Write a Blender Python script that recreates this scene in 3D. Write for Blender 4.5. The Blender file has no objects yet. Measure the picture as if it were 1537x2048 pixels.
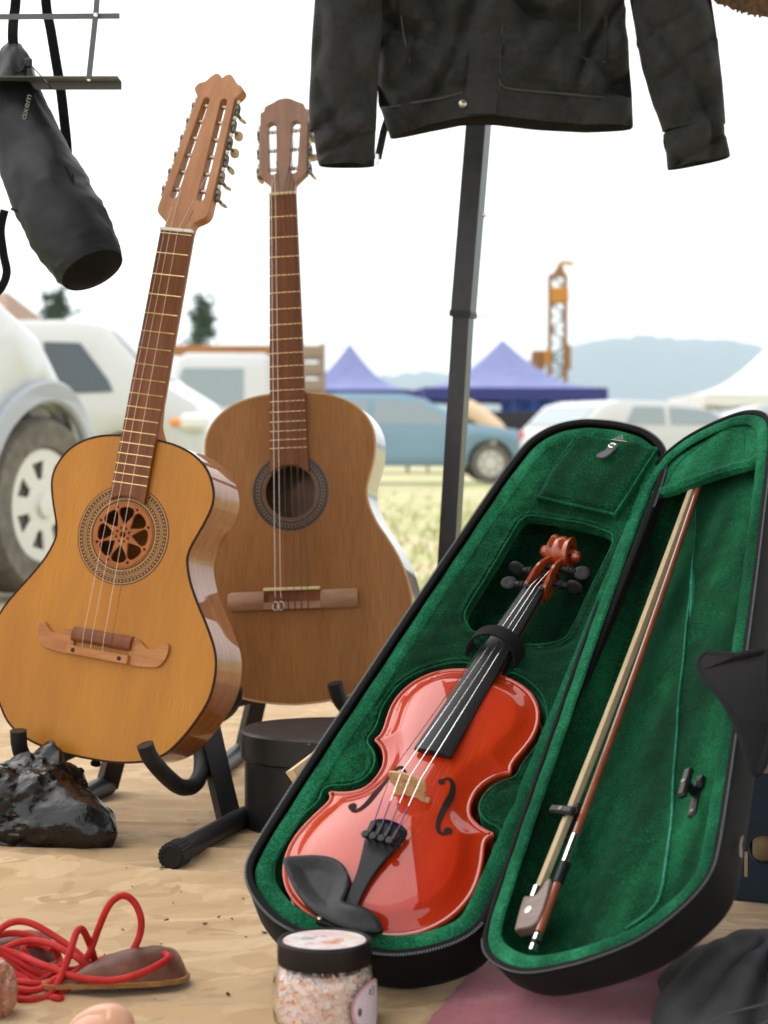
import bpy, bmesh, math, random
import numpy as np
from mathutils import Vector, Matrix, noise as mnoise
from mathutils.geometry import tessellate_polygon, delaunay_2d_cdt

sc = bpy.context.scene
COL = sc.collection
R_ = math.radians

# ------------------------------------------------------------------ camera
CAM_H, PITCH, FPX = 0.55, R_(1.783), 3982.0
cam_d = bpy.data.cameras.new('camera')
cam = bpy.data.objects.new('camera', cam_d); COL.objects.link(cam)
cam_d.sensor_fit = 'VERTICAL'; cam_d.sensor_height = 36.0; cam_d.sensor_width = 27.0
cam_d.lens = 70.0; cam_d.clip_start = 0.05; cam_d.clip_end = 20000
cam.location = (0, 0, CAM_H); cam.rotation_euler = (math.pi/2 - PITCH, 0, 0)
cam_d.dof.use_dof = True; cam_d.dof.focus_distance = 2.42; cam_d.dof.aperture_fstop = 7.5
cam_d.dof.aperture_blades = 9
sc.camera = cam

# ------------------------------------------------------------------ sky and sun (bright overcast)
SUN_EL, SUN_AZ = R_(58), R_(-60)       # azimuth measured from +Y towards +X
w = bpy.data.worlds.new('World'); sc.world = w; w.use_nodes = True
nt = w.node_tree; nt.nodes.clear()
wo = nt.nodes.new('ShaderNodeOutputWorld'); bg = nt.nodes.new('ShaderNodeBackground')
sky = nt.nodes.new('ShaderNodeTexSky'); sky.sky_type = 'NISHITA'; sky.sun_disc = False
sky.sun_elevation = SUN_EL; sky.sun_rotation = SUN_AZ; sky.air_density = 1.0; sky.dust_density = 4.0; sky.ozone_density = 1.0
hs = nt.nodes.new('ShaderNodeHueSaturation'); hs.inputs['Saturation'].default_value = 0.12
cl = nt.nodes.new('ShaderNodeMix'); cl.data_type = 'RGBA'     # an even layer of cloud over the clear sky
cl.inputs[0].default_value = 0.6; cl.inputs[7].default_value = (10.75, 10.8, 10.8, 1)
nt.links.new(sky.outputs[0], hs.inputs['Color']); nt.links.new(hs.outputs[0], cl.inputs[6])
nt.links.new(cl.outputs[2], bg.inputs[0]); bg.inputs[1].default_value = 0.13
nt.links.new(bg.outputs[0], wo.inputs[0])
sd = bpy.data.lights.new('sun', 'SUN'); sd.energy = 0.7; sd.angle = R_(70); sd.color = (1, .95, .87)
sun = bpy.data.objects.new('sun', sd); COL.objects.link(sun)
sv = Vector((math.sin(SUN_AZ)*math.cos(SUN_EL), math.cos(SUN_AZ)*math.cos(SUN_EL), math.sin(SUN_EL)))
sun.rotation_euler = sv.to_track_quat('Z', 'Y').to_euler(); sun.location = (-6, 3, 9)
vs = sc.view_settings; vs.view_transform = 'Standard'; vs.look = 'None'; vs.gamma = 1; vs.exposure = 0.8
vs.use_curve_mapping = False
sc.render.engine = 'CYCLES'
sc.cycles.use_denoising = True
sc.cycles.max_bounces = 8; sc.cycles.diffuse_bounces = 4; sc.cycles.glossy_bounces = 4
sc.cycles.transmission_bounces = 8; sc.cycles.volume_bounces = 1
sc.cycles.sample_clamp_indirect = 8

# ------------------------------------------------------------------ geometry helpers
def ray(px, py):
    x = (px-768.5)/FPX; y = -(py-1024.0)/FPX
    c, s = math.cos(PITCH), math.sin(PITCH)
    return np.array([x, c + y*s, -s + y*c])
def at(px, py, D): return np.array([0, 0, CAM_H]) + ray(px, py)*D
def gnd(px, py, z=0.0):
    d = ray(px, py); return np.array([0, 0, CAM_H]) + d*((z-CAM_H)/d[2])

def catmull(P, n=8, closed=False):
    P = np.array(P, float); m = len(P); out = []
    for i in range(m if closed else m-1):
        g = (lambda k: P[k % m]) if closed else (lambda k: P[min(max(k, 0), m-1)])
        p0, p1, p2, p3 = g(i-1), g(i), g(i+1), g(i+2)
        for s in np.linspace(0, 1, n, endpoint=False):
            out.append(.5*((2*p1)+(-p0+p2)*s+(2*p0-5*p1+4*p2-p3)*s*s+(-p0+3*p1-3*p2+p3)*s**3))
    if not closed: out.append(P[-1])
    return np.array(out)

def xf(VF, M):
    V, F = VF; V = np.asarray(V, float); M = np.array(M)
    return (V @ M[:3, :3].T + M[:3, 3], F)
def mv(VF, x=0, y=0, z=0): return (np.asarray(VF[0], float)+np.array([x, y, z]), VF[1])
def sc_(VF, s): return (np.asarray(VF[0], float)*s, VF[1])
def merge(*L):
    V = []; F = []; o = 0
    for v, f in L:
        v = np.asarray(v, float); V.append(v); F += [tuple(i+o for i in q) for q in f]; o += len(v)
    return (np.concatenate(V), F)

def frames(P, closed=False, up=(0, 0, 1)):
    n = len(P); T = np.zeros_like(P)
    for i in range(n):
        a = P[(i-1) % n] if closed or i > 0 else P[i]; b = P[(i+1) % n] if closed or i < n-1 else P[i]
        T[i] = (b-a)/(np.linalg.norm(b-a)+1e-12)
    U = np.array(up, float)
    if abs(T[0] @ U) > .9: U = np.array([1., 0, 0])
    N = []; u = U - T[0]*(U @ T[0]); u /= np.linalg.norm(u)
    for i in range(n):
        u = u - T[i]*(u @ T[i]); u /= np.linalg.norm(u)+1e-12; N.append(u.copy())
    N = np.array(N); B = np.cross(T, N)
    return T, N, B
def sweep(P, sec, closed=False, caps=True, up=(0, 0, 1), scale=None, secs=None):
    """sec: list of (a,b): offset a along the side vector, b along the normal."""
    P = np.array(P, float); T, N, B = frames(P, closed, up); k = len(sec); V = []; F = []
    for i in range(len(P)):
        s = 1 if scale is None else scale[i]
        S = sec if secs is None else secs[i]
        for a, b in S: V.append(P[i]+B[i]*a*s+N[i]*b*s)
    n = len(P)
    for i in range(n if closed else n-1):
        for j in range(k):
            a = i*k+j; b = i*k+(j+1) % k; c = ((i+1) % n)*k+(j+1) % k; d = ((i+1) % n)*k+j
            F.append((a, b, c, d))
    if caps and not closed:
        F.append(tuple(range(k))[::-1]); F.append(tuple((n-1)*k+j for j in range(k)))
    return (np.array(V), F)
def circ(r, n=8, ry=None):
    ry = r if ry is None else ry
    return [(r*math.cos(2*math.pi*i/n), ry*math.sin(2*math.pi*i/n)) for i in range(n)]
def tube(P, r, n=8, closed=False, up=(0, 0, 1)):
    r = np.asarray(r, float)
    if r.ndim == 0: return sweep(P, circ(float(r), n), closed, up=up)
    return sweep(P, circ(1.0, n), closed, scale=r, up=up)
def ribbon(P, w, t, closed=False, up=(0, 0, 1)):
    return sweep(P, [(-w/2, -t/2), (w/2, -t/2), (w/2, t/2), (-w/2, t/2)], closed, up=up)
def cyl(p0, p1, r, n=12, r1=None):
    p0 = np.array(p0, float); p1 = np.array(p1, float); r1 = r if r1 is None else r1
    return sweep([p0, p1], circ(1.0, n), scale=[r, r1])
def lathe(prof, n=32, ax=None):
    V = []; F = []; m = len(prof)
    for r, z in prof:
        for i in range(n):
            a = 2*math.pi*i/n; V.append((r*math.cos(a), r*math.sin(a), z))
    for j in range(m-1):
        for i in range(n):
            F.append((j*n+i, j*n+(i+1) % n, (j+1)*n+(i+1) % n, (j+1)*n+i))
    if prof[0][0] > 1e-9: F.append(tuple(range(n))[::-1])
    if prof[-1][0] > 1e-9: F.append(tuple((m-1)*n+i for i in range(n)))
    return (np.array(V, float), F)
def cbox(sx, sy, sz, b=0.0, c=(0, 0, 0)):
    """box with chamfered edges, centred on c"""
    hx, hy, hz = sx/2, sy/2, sz/2; b = min(b, hx*.99, hy*.99, hz*.99)
    if b <= 0:
        V = [(x*hx, y*hy, z*hz) for x in (-1, 1) for y in (-1, 1) for z in (-1, 1)]
        F = [(0, 1, 3, 2), (4, 6, 7, 5), (0, 4, 5, 1), (2, 3, 7, 6), (0, 2, 6, 4), (1, 5, 7, 3)]
        return (np.array(V)+np.array(c), F)
    pts = []
    for x in (-1, 1):
        for y in (-1, 1):
            for z in (-1, 1):
                pts += [(x*(hx-b), y*(hy-b), z*hz), (x*(hx-b), y*hy, z*(hz-b)), (x*hx, y*(hy-b), z*(hz-b))]
    return mv(hull(pts), *c)
def hull(pts):
    bm = bmesh.new()
    for p in pts: bm.verts.new(p)
    bmesh.ops.convex_hull(bm, input=bm.verts)
    bmesh.ops.delete(bm, geom=[v for v in bm.verts if not v.link_faces], context='VERTS')
    bmesh.ops.dissolve_limit(bm, angle_limit=0.02, verts=bm.verts, edges=bm.edges)
    bm.verts.index_update()
    r = (np.array([v.co[:] for v in bm.verts]), [tuple(v.index for v in f.verts) for f in bm.faces])
    bm.free(); return r
def area2(L): L = np.asarray(L); x, y = L[:, 0], L[:, 1]; return .5*np.sum(x*np.roll(y, -1)-np.roll(x, -1)*y)
def offset(L, d):
    """offset closed loop outward by d (for a CCW loop)"""
    L = np.asarray(L, float)[:, :2]; a = L-np.roll(L, 1, 0); b = np.roll(L, -1, 0)-L
    a /= np.linalg.norm(a, axis=1)[:, None]+1e-12; b /= np.linalg.norm(b, axis=1)[:, None]+1e-12
    na = np.stack([a[:, 1], -a[:, 0]], 1); nb = np.stack([b[:, 1], -b[:, 0]], 1)
    n = na+nb; l = np.linalg.norm(n, axis=1); n /= l[:, None]+1e-9
    c = np.clip((n*na).sum(1), .45, 1)
    return L+n*(d/c)[:, None]
def plate(loops, z0, z1, bev=0.0, zf=None):
    """flat piece with holes; loops[0] outer, others holes; top edge (and bottom) bevelled"""
    L = []
    for i, l in enumerate(loops):
        l = np.asarray(l, float)[:, :2]
        if (area2(l) > 0) != (i == 0): l = l[::-1]
        L.append(l)
    V = []; F = []; rings = []
    def ring(ls, z):
        idx = []
        for l in ls:
            o = sum(len(q) for q in V) if False else len(Vf)
            for p in l: Vf.append((p[0], p[1], z))
            idx.append((o, len(l)))
        return idx
    Vf = []
    if bev > 0:
        In = [offset(l, -bev) for l in L]
        lev = [(In, z0), (L, z0+bev), (L, z1-bev), (In, z1)]
    else: lev = [(L, z0), (L, z1)]
    ids = [ring(l, z) for l, z in lev]
    for a, b in zip(ids[:-1], ids[1:]):
        for (o1, n), (o2, _) in zip(a, b):
            for i in range(n):
                j = (i+1) % n; F.append((o1+i, o1+j, o2+j, o2+i))
    src = lev[-1][0]
    tris = tessellate_polygon([[Vector((p[0], p[1], 0)) for p in l] for l in src])
    flat = [i for (o, n) in ids[-1] for i in range(o, o+n)]; flat0 = [i for (o, n) in ids[0] for i in range(o, o+n)]
    P = np.array([Vf[i] for i in flat])
    for t in tris:
        a, b, c = t
        cr = (P[b][0]-P[a][0])*(P[c][1]-P[a][1])-(P[b][1]-P[a][1])*(P[c][0]-P[a][0])
        if cr < 0: a, b, c = a, c, b
        F.append((flat[a], flat[b], flat[c])); F.append((flat0[a], flat0[c], flat0[b]))
    V = np.array(Vf, float)
    if zf is not None: V[:, 2] += zf(V[:, 0], V[:, 1])
    return (V, F)
def inpoly(P, L):
    x, y = P[:, 0], P[:, 1]; L = np.asarray(L); ins = np.zeros(len(P), bool)
    x0, y0 = L[:, 0], L[:, 1]; x1, y1 = np.roll(x0, -1), np.roll(y0, -1)
    for a, b, c, d in zip(x0, y0, x1, y1):
        if b == d: continue
        k = ((b > y) != (d > y)) & (x < (c-a)*(y-b)/(d-b)+a); ins ^= k
    return ins
def dpoly(P, L, closed=True):
    L = np.asarray(L, float)[:, :2]; A = L if closed else L[:-1]; Bq = np.roll(L, -1, 0) if closed else L[1:]
    D = np.full(len(P), 1e9)
    for a, b in zip(A, Bq):
        ab = b-a; t = np.clip(((P-a) @ ab)/(ab @ ab+1e-12), 0, 1)
        D = np.minimum(D, np.linalg.norm(P-(a+t[:, None]*ab), axis=1))
    return D
def cdt(outer, holes, sp, zf, rings=(), gap=0):
    """triangulated sheet with interior points; zf(P)->z"""
    loops = [np.asarray(outer)[:, :2]]+[np.asarray(h)[:, :2] for h in holes]
    lo = loops[0].min(0); hi = loops[0].max(0)
    gx, gy = np.meshgrid(np.arange(lo[0], hi[0], sp), np.arange(lo[1], hi[1], sp*.87))
    gx[1::2] += sp/2
    G = np.stack([gx.ravel(), gy.ravel()], 1); G = G[inpoly(G, loops[0])]
    for h in loops[1:]: G = G[~inpoly(G, h)]
    keep = np.ones(len(G), bool)
    for l in loops: keep &= dpoly(G, l) > max(sp*.45, gap)
    G = G[keep]
    pts = []; edges = []
    for l in loops:
        o = len(pts); pts += [Vector(p) for p in l]; edges += [(o+i, o+(i+1) % len(l)) for i in range(len(l))]
    for l in rings:
        o = len(pts); pts += [Vector(p[:2]) for p in l]; edges += [(o+i, o+(i+1) % len(l)) for i in range(len(l))]
    pts += [Vector(p) for p in G]
    vo, eo, fo, *_ = delaunay_2d_cdt(pts, edges, [], 0, 1e-7)
    P = np.array([v[:] for v in vo]); Fa = np.array(fo); cen = P[Fa].mean(1)
    k = inpoly(cen, loops[0])
    for h in loops[1:]: k &= ~inpoly(cen, h)
    Fa = Fa[k]
    a, b, c = P[Fa[:, 0]], P[Fa[:, 1]], P[Fa[:, 2]]
    cr = (b[:, 0]-a[:, 0])*(c[:, 1]-a[:, 1])-(b[:, 1]-a[:, 1])*(c[:, 0]-a[:, 0])
    Fa[cr < 0] = Fa[cr < 0][:, [0, 2, 1]]
    return (np.c_[P, zf(P)], [tuple(int(i) for i in f) for f in Fa])
def wall(loop, za, zb, inward=False):
    """vertical band along a closed loop; za, zb scalars or arrays"""
    l = np.asarray(loop)[:, :2]; n = len(l)
    V = np.concatenate([np.c_[l, np.broadcast_to(za, n)], np.c_[l, np.broadcast_to(zb, n)]])
    F = [(i, (i+1) % n, n+(i+1) % n, n+i) for i in range(n)]
    if inward: F = [f[::-1] for f in F]
    return (V, F)
def grid(nu, nv, fn, closeu=False):
    V = [fn(i/(nu if closeu else nu-1), j/(nv-1)) for j in range(nv) for i in range(nu)]
    F = []
    for j in range(nv-1):
        for i in range(nu if closeu else nu-1):
            F.append((j*nu+i, j*nu+(i+1) % nu, (j+1)*nu+(i+1) % nu, (j+1)*nu+i))
    return (np.array(V, float), F)
def ico(sub=3):
    bm = bmesh.new(); bmesh.ops.create_icosphere(bm, subdivisions=sub, radius=1)
    r = (np.array([v.co[:] for v in bm.verts]), [tuple(v.index for v in f.verts) for f in bm.faces]); bm.free(); return r

def ob(name, VF, mat, parent=None, ang=35, smooth=True):
    me = bpy.data.meshes.new(name)
    me.from_pydata([tuple(map(float, v)) for v in VF[0]], [], [tuple(map(int, f)) for f in VF[1]])
    me.validate(); me.update()
    if smooth:
        me.polygons.foreach_set('use_smooth', [True]*len(me.polygons))
        me.set_sharp_from_angle(angle=R_(ang))
    if mat: me.materials.append(mat)
    o = bpy.data.objects.new(name, me); COL.objects.link(o)
    if parent: o.parent = parent
    return o
def fixn(o):
    bm = bmesh.new(); bm.from_mesh(o.data); bmesh.ops.recalc_face_normals(bm, faces=bm.faces); bm.to_mesh(o.data); bm.free(); return o
def tag(o, label, cat, group=None, kind=None):
    o['label'] = label
    if cat: o['category'] = cat
    if group: o['group'] = group
    if kind: o['kind'] = kind
    return o
def thing(name, label, cat, M=None, group=None):
    o = bpy.data.objects.new(name, None); COL.objects.link(o); o.empty_display_size = .05
    if M is not None: o.matrix_world = M
    return tag(o, label, cat, group)
def mat4(Rm, t): 
    M = Matrix([list(r)+[tt] for r, tt in zip(Rm, t)]+[[0, 0, 0, 1]]); return M
def rotz(a): return Matrix.Rotation(a, 4, 'Z')
def nz(p, s=1.0, o=0.0): return mnoise.noise(Vector((p[0]*s+o, p[1]*s+o*.7, p[2]*s-o*.3)))
def vnoise(X, Y, seed=0, octs=3, sc0=1.0, gain=.5):
    """cheap smooth numpy noise (sum of rotated sines)"""
    rng = np.random.RandomState(seed); Z = np.zeros_like(X); a = 1.0; s = sc0; tot = 0
    for o in range(octs):
        for k in range(5):
            th = rng.rand()*6.283; ph = rng.rand()*6.283; f = s*(.7+.6*rng.rand())
            Z += a*np.sin((X*math.cos(th)+Y*math.sin(th))*f+ph+.7*np.sin((X*math.sin(th)-Y*math.cos(th))*f*.53+ph*2))/5
        tot += a; a *= gain; s *= 2.1
    return Z/tot

# ------------------------------------------------------------------ materials
def mat(name, c, c2=None, c3=None, scale=8, stretch=(1, 1, 1), detail=5, ramp=(.35, .65), rough=.5, rough2=None, metal=0,
        coat=0, coatr=.05, coati=1.5, sheen=0, sheent=(1, 1, 1), sheenr=.5, spec=.5, bump=0, bscale=None, bstretch=None, bdetail=4, bdist=.002,
        trans=0, ior=1.45, distort=0, fine=0, fscale=200, fcol=None, fstretch=(1, 1, 1), emis=None, sss=0, vor=False, cell=False):
    m = bpy.data.materials.new(name); m.use_nodes = True; n = m.node_tree; n.nodes.clear(); L = n.links.new
    out = n.nodes.new('ShaderNodeOutputMaterial'); b = n.nodes.new('ShaderNodeBsdfPrincipled'); L(b.outputs[0], out.inputs[0])
    I = b.inputs
    I['Base Color'].default_value = (*c, 1); I['Roughness'].default_value = rough; I['Metallic'].default_value = metal
    I['Coat Weight'].default_value = coat; I['Coat Roughness'].default_value = coatr; I['Coat IOR'].default_value = coati
    I['Sheen Weight'].default_value = sheen; I['Sheen Tint'].default_value = (*sheent, 1); I['Sheen Roughness'].default_value = sheenr
    I['Specular IOR Level'].default_value = spec; I['Transmission Weight'].default_value = trans; I['IOR'].default_value = ior
    if sss: I['Subsurface Weight'].default_value = sss; I['Subsurface Scale'].default_value = .01
    if emis: I['Emission Color'].default_value = (*emis[:3], 1); I['Emission Strength'].default_value = emis[3]
    tc = n.nodes.new('ShaderNodeTexCoord')
    def mp(st):
        q = n.nodes.new('ShaderNodeMapping'); q.inputs['Scale'].default_value = st; L(tc.outputs['Object'], q.inputs[0]); return q
    def ns(s, st, det, dist=0, rgh=.55):
        q = n.nodes.new('ShaderNodeTexNoise'); q.inputs['Scale'].default_value = s; q.inputs['Detail'].default_value = det
        q.inputs['Distortion'].default_value = dist; q.inputs['Roughness'].default_value = rgh
        L(mp(st).outputs[0], q.inputs['Vector']); return q
    col = None
    if c2 is not None:
        if vor:
            q = n.nodes.new('ShaderNodeTexVoronoi'); q.inputs['Scale'].default_value = scale
            L(mp(stretch).outputs[0], q.inputs['Vector']); fac = q.outputs['Color'] if cell else q.outputs['Distance']
        else:
            q = ns(scale, stretch, detail, distort); fac = q.outputs['Fac']
        cr = n.nodes.new('ShaderNodeValToRGB'); e = cr.color_ramp.elements
        e[0].position = ramp[0]; e[0].color = (*c, 1); e[1].position = ramp[1]; e[1].color = (*c2, 1)
        if c3 is not None:
            k = e.new((ramp[0]+ramp[1])/2); k.color = (*c3, 1)
        L(fac, cr.inputs[0]); col = cr.outputs[0]
        if rough2 is not None:
            mr = n.nodes.new('ShaderNodeMapRange'); mr.inputs['To Min'].default_value = rough; mr.inputs['To Max'].default_value = rough2
            mr.inputs['From Min'].default_value = ramp[0]; mr.inputs['From Max'].default_value = ramp[1]
            L(fac, mr.inputs[0]); L(mr.outputs[0], I['Roughness'])
    if fine and fcol is not None:
        f = ns(fscale, fstretch, 6); mx = n.nodes.new('ShaderNodeMix'); mx.data_type = 'RGBA'
        mr = n.nodes.new('ShaderNodeMapRange'); mr.inputs['From Min'].default_value = .4; mr.inputs['From Max'].default_value = .7
        mr.inputs['To Max'].default_value = fine; L(f.outputs['Fac'], mr.inputs[0]); L(mr.outputs[0], mx.inputs[0])
        if col is not None: L(col, mx.inputs[6])
        else: mx.inputs[6].default_value = (*c, 1)
        mx.inputs[7].default_value = (*fcol, 1); col = mx.outputs[2]
    if col is not None: L(col, I['Base Color'])
    if bump:
        q = ns(bscale or scale*4, bstretch or (1, 1, 1), bdetail); bp = n.nodes.new('ShaderNodeBump')
        bp.inputs['Strength'].default_value = bump; bp.inputs['Distance'].default_value = bdist
        L(q.outputs['Fac'], bp.inputs['Height']); L(bp.outputs[0], I['Normal'])
    return m

MT = {}
# --- instruments
MT['spruce'] = mat('amber_lacquered_spruce', (.37, .132, .005), (.53, .215, .012), scale=5, stretch=(2.2, .5, 1), ramp=(.3, .7), rough=.45, spec=.3, coat=.2, coatr=.2,
                   fine=.55, fscale=9, fstretch=(90, 2.2, 90), fcol=(.33, .108, .004), bump=.05, bscale=6, bstretch=(90, 2, 90), bdist=.0008)
MT['gside'] = mat('lacquered_mahogany_side', (.27, .085, .014), (.38, .135, .027), scale=4, stretch=(1, 6, 40), rough=.45, spec=.1, coat=.9, coatr=.02, coati=1.5,
                  fine=.4, fscale=8, fstretch=(3, 3, 60), fcol=(.22, .07, .02))
MT['purfling'] = mat('purfling_line', (.07, .006, .003), rough=.7, spec=.15)
MT['binding'] = mat('dark_brown_binding', (.035, .012, .005), rough=.5, spec=.15)
MT['mahog'] = mat('mahogany_neck', (.36, .145, .055), (.47, .21, .09), scale=3, stretch=(20, 1.2, 20), rough=.45, spec=.3, coat=.2, coatr=.2,
                  fine=.35, fscale=10, fstretch=(60, 2, 60), fcol=(.33, .13, .05))
MT['rosewood'] = mat('reddish_rosewood', (.15, .048, .019), (.25, .088, .034), scale=3, stretch=(26, 1.0, 26), ramp=(.3, .7), rough=.5, spec=.22,
                     fine=.5, fscale=10, fstretch=(80, 2.5, 80), fcol=(.10, .034, .016))
MT['brass'] = mat('brass_fret', (.78, .60, .30), rough=.28, metal=1)
MT['bone'] = mat('bone_white', (.78, .74, .66), rough=.35)
MT['bone_y'] = mat('yellowed_bone', (.62, .50, .24), rough=.4)
MT['dark_in'] = mat('dark_wood_inside', (.012, .008, .006), rough=.9)
MT['nickel'] = mat('aged_nickel', (.62, .58, .50), (.35, .31, .26), scale=60, rough=.32, metal=1)
MT['gear'] = mat('dark_machine_head_metal', (.10, .085, .07), (.24, .21, .17), scale=90, rough=.42, metal=1)
MT['pearl'] = mat('amber_tuner_button', (.46, .30, .17), (.60, .43, .28), scale=40, rough=.25, coat=.5)
MT['string'] = mat('nylon_string', (.80, .76, .70), rough=.3, spec=.6)
MT['steel'] = mat('steel_string', (.85, .85, .85), rough=.25, metal=1)
MT['dstring'] = mat('dull_wound_string', (.10, .075, .055), rough=.5, metal=.4)
MT['winding'] = mat('violet_string_winding', (.10, .05, .22), rough=.5)
MT['cedar'] = mat('worn_brown_cedar', (.215, .088, .025), (.365, .165, .054), scale=4, stretch=(2.5, .6, 1), ramp=(.28, .72), rough=.52, rough2=.45, spec=.18, coat=.05, coatr=.3,
                  fine=.6, fscale=9, fstretch=(70, 2.2, 70), fcol=(.15, .050, .011), bump=.06, bscale=6, bstretch=(80, 2, 80), bdist=.0008)
MT['cside'] = mat('dark_glossy_guitar_side', (.11, .055, .028), (.17, .09, .045), scale=5, stretch=(1, 5, 30), rough=.35, coat=1, coatr=.06, coati=1.6)
MT['cbind'] = mat('pale_worn_edge', (.47, .27, .11), rough=.5)
MT['cneck'] = mat('brown_cedar_neck', (.24, .115, .068), (.34, .17, .10), scale=3, stretch=(18, 1, 18), rough=.5, coat=.15, fine=.5, fscale=9, fstretch=(70, 2, 70), fcol=(.17, .075, .045))
MT['cbridge'] = mat('worn_brown_bridge', (.24, .12, .062), (.36, .19, .10), scale=14, stretch=(1, 6, 6), rough=.5, fine=.4, fscale=14, fstretch=(3, 60, 60), fcol=(.14, .06, .03))
MT['bridge'] = mat('orange_brown_bridge', (.36, .128, .034), (.50, .215, .072), scale=12, stretch=(1, 8, 8), rough=.45, spec=.3, coat=.1, fine=.4, fscale=12, fstretch=(4, 70, 70), fcol=(.27, .09, .03))
MT['insert'] = mat('carved_orange_wood', (.30, .085, .020), (.40, .13, .036), scale=30, rough=.45, spec=.25)
# --- violin
MT['varnish'] = mat('red_violin_varnish', (.40, .016, .0012), (.52, .042, .004), scale=5, stretch=(2, .8, 1), rough=.4, spec=.12, coat=1, coatr=.03, coati=1.52,
                    fine=.5, fscale=8, fstretch=(110, 2, 110), fcol=(.33, .010, .001), bump=.035, bscale=7, bstretch=(110, 1.2, 110), bdist=.0007)
MT['varnish_s'] = mat('brown_red_scroll_varnish', (.26, .030, .004), (.36, .060, .009), scale=40, rough=.35, spec=.15, coat=1, coatr=.05, coati=1.55)
MT['varnish_d'] = mat('dark_red_varnish', (.27, .022, .006), (.40, .045, .010), scale=30, rough=.3, coat=1, coatr=.04, coati=1.6)
MT['edge'] = mat('pale_worn_varnish_edge', (.56, .10, .02), rough=.35, coat=1, coatr=.05, coati=1.6)
MT['ebony'] = mat('matt_black_ebony', (.008, .008, .0095), (.015, .015, .0175), scale=20, stretch=(30, 1, 30), rough=.48, spec=.3)
MT['plastic'] = mat('black_moulded_plastic', (.009, .009, .010), rough=.4, spec=.45, bump=.02, bscale=900)
MT['maple'] = mat('pale_maple', (.50, .30, .14), (.60, .39, .20), scale=40, rough=.55)
MT['hole'] = mat('f_hole_painted_dark', (.008, .004, .003), rough=.9)
MT['hair'] = mat('horsehair', (.55, .42, .24), (.72, .60, .40), scale=30, stretch=(60, 1, 60), rough=.5, sheen=.3)
MT['pernam'] = mat('reddish_bow_wood', (.20, .052, .026), (.30, .085, .04), scale=20, stretch=(30, 1, 30), rough=.3, coat=.8, coatr=.1)
MT['silver'] = mat('silver', (.85, .84, .82), rough=.2, metal=1)
MT['frogw'] = mat('brown_ebony_frog', (.12, .075, .058), (.2, .13, .1), scale=20, stretch=(2, 30, 30), rough=.4, coat=.2)

def velvet(name, dark, mid, light):
    m = bpy.data.materials.new(name); m.use_nodes = True; n = m.node_tree; n.nodes.clear(); L = n.links.new
    out = n.nodes.new('ShaderNodeOutputMaterial'); b = n.nodes.new('ShaderNodeBsdfPrincipled'); L(b.outputs[0], out.inputs[0])
    tc = n.nodes.new('ShaderNodeTexCoord')
    def ns(s, det, rg=.6):
        q = n.nodes.new('ShaderNodeTexNoise'); q.inputs['Scale'].default_value = s; q.inputs['Detail'].default_value = det
        q.inputs['Roughness'].default_value = rg; L(tc.outputs['Object'], q.inputs['Vector']); return q.outputs['Fac']
    def ma(op, a, bb):
        q = n.nodes.new('ShaderNodeMath'); q.operation = op
        for k, v in ((0, a), (1, bb)):
            if isinstance(v, (int, float)): q.inputs[k].default_value = v
            else: L(v, q.inputs[k])
        return q.outputs[0]
    mpn = n.nodes.new('ShaderNodeMapping'); mpn.inputs['Scale'].default_value = (1, .22, 1); L(tc.outputs['Object'], mpn.inputs[0])
    qn = n.nodes.new('ShaderNodeTexNoise'); qn.inputs['Scale'].default_value = 17; qn.inputs['Detail'].default_value = 2; L(mpn.outputs[0], qn.inputs['Vector'])
    big, med, fin = qn.outputs['Fac'], ns(45, 4, .7), ns(430, 4, .85)
    s = ma('ADD', ma('ADD', ma('MULTIPLY', big, .40), ma('MULTIPLY', med, .18)), ma('MULTIPLY', fin, .54))
    cr = n.nodes.new('ShaderNodeValToRGB'); e = cr.color_ramp.elements
    e[0].position = .46; e[0].color = (*dark, 1); e[1].position = .67; e[1].color = (*light, 1); k = e.new(.565); k.color = (*mid, 1)
    L(s, cr.inputs[0]); L(cr.outputs[0], b.inputs['Base Color'])
    b.inputs['Roughness'].default_value = .95; b.inputs['Specular IOR Level'].default_value = .1
    b.inputs['Sheen Weight'].default_value = .30; b.inputs['Sheen Roughness'].default_value = .35; b.inputs['Sheen Tint'].default_value = (.12, .85, .42, 1)
    bp = n.nodes.new('ShaderNodeBump'); bp.inputs['Strength'].default_value = .55; bp.inputs['Distance'].default_value = .0015
    L(ma('ADD', ma('MULTIPLY', med, .6), fin), bp.inputs['Height']); L(bp.outputs[0], b.inputs['Normal'])
    return m
MT['velvet'] = velvet('green_velvet', (.0010, .0105, .0042), (.0020, .034, .0125), (.009, .118, .046))
MT['velvet_w'] = velvet('worn_pale_green_velvet', (.006, .085, .048), (.02, .17, .10), (.09, .36, .24))
MT['velvet_l'] = velvet('brushed_lit_green_velvet', (.002, .034, .014), (.006, .088, .038), (.026, .225, .105))  # lighter copy: brushed nap and light on the edges put into the colour
MT['case'] = mat('black_case_fabric', (.0035, .003, .0032), (.006, .0052, .0055), scale=40, rough=.8, spec=.2, sheen=.02, bump=.25, bscale=900, bdist=.0006)
MT['webbing'] = mat('black_webbing', (.0045, .0042, .0046), rough=.85, spec=.2, sheen=.03, bump=.6, bscale=500, bstretch=(3, 1, 1), bdist=.001)
MT['zip'] = mat('zip_teeth_metal', (.11, .125, .135), rough=.5, metal=.5)
MT['leather_k'] = mat('black_leather_tab', (.06, .06, .068), (.10, .10, .11), scale=60, rough=.4, spec=.5)
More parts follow.
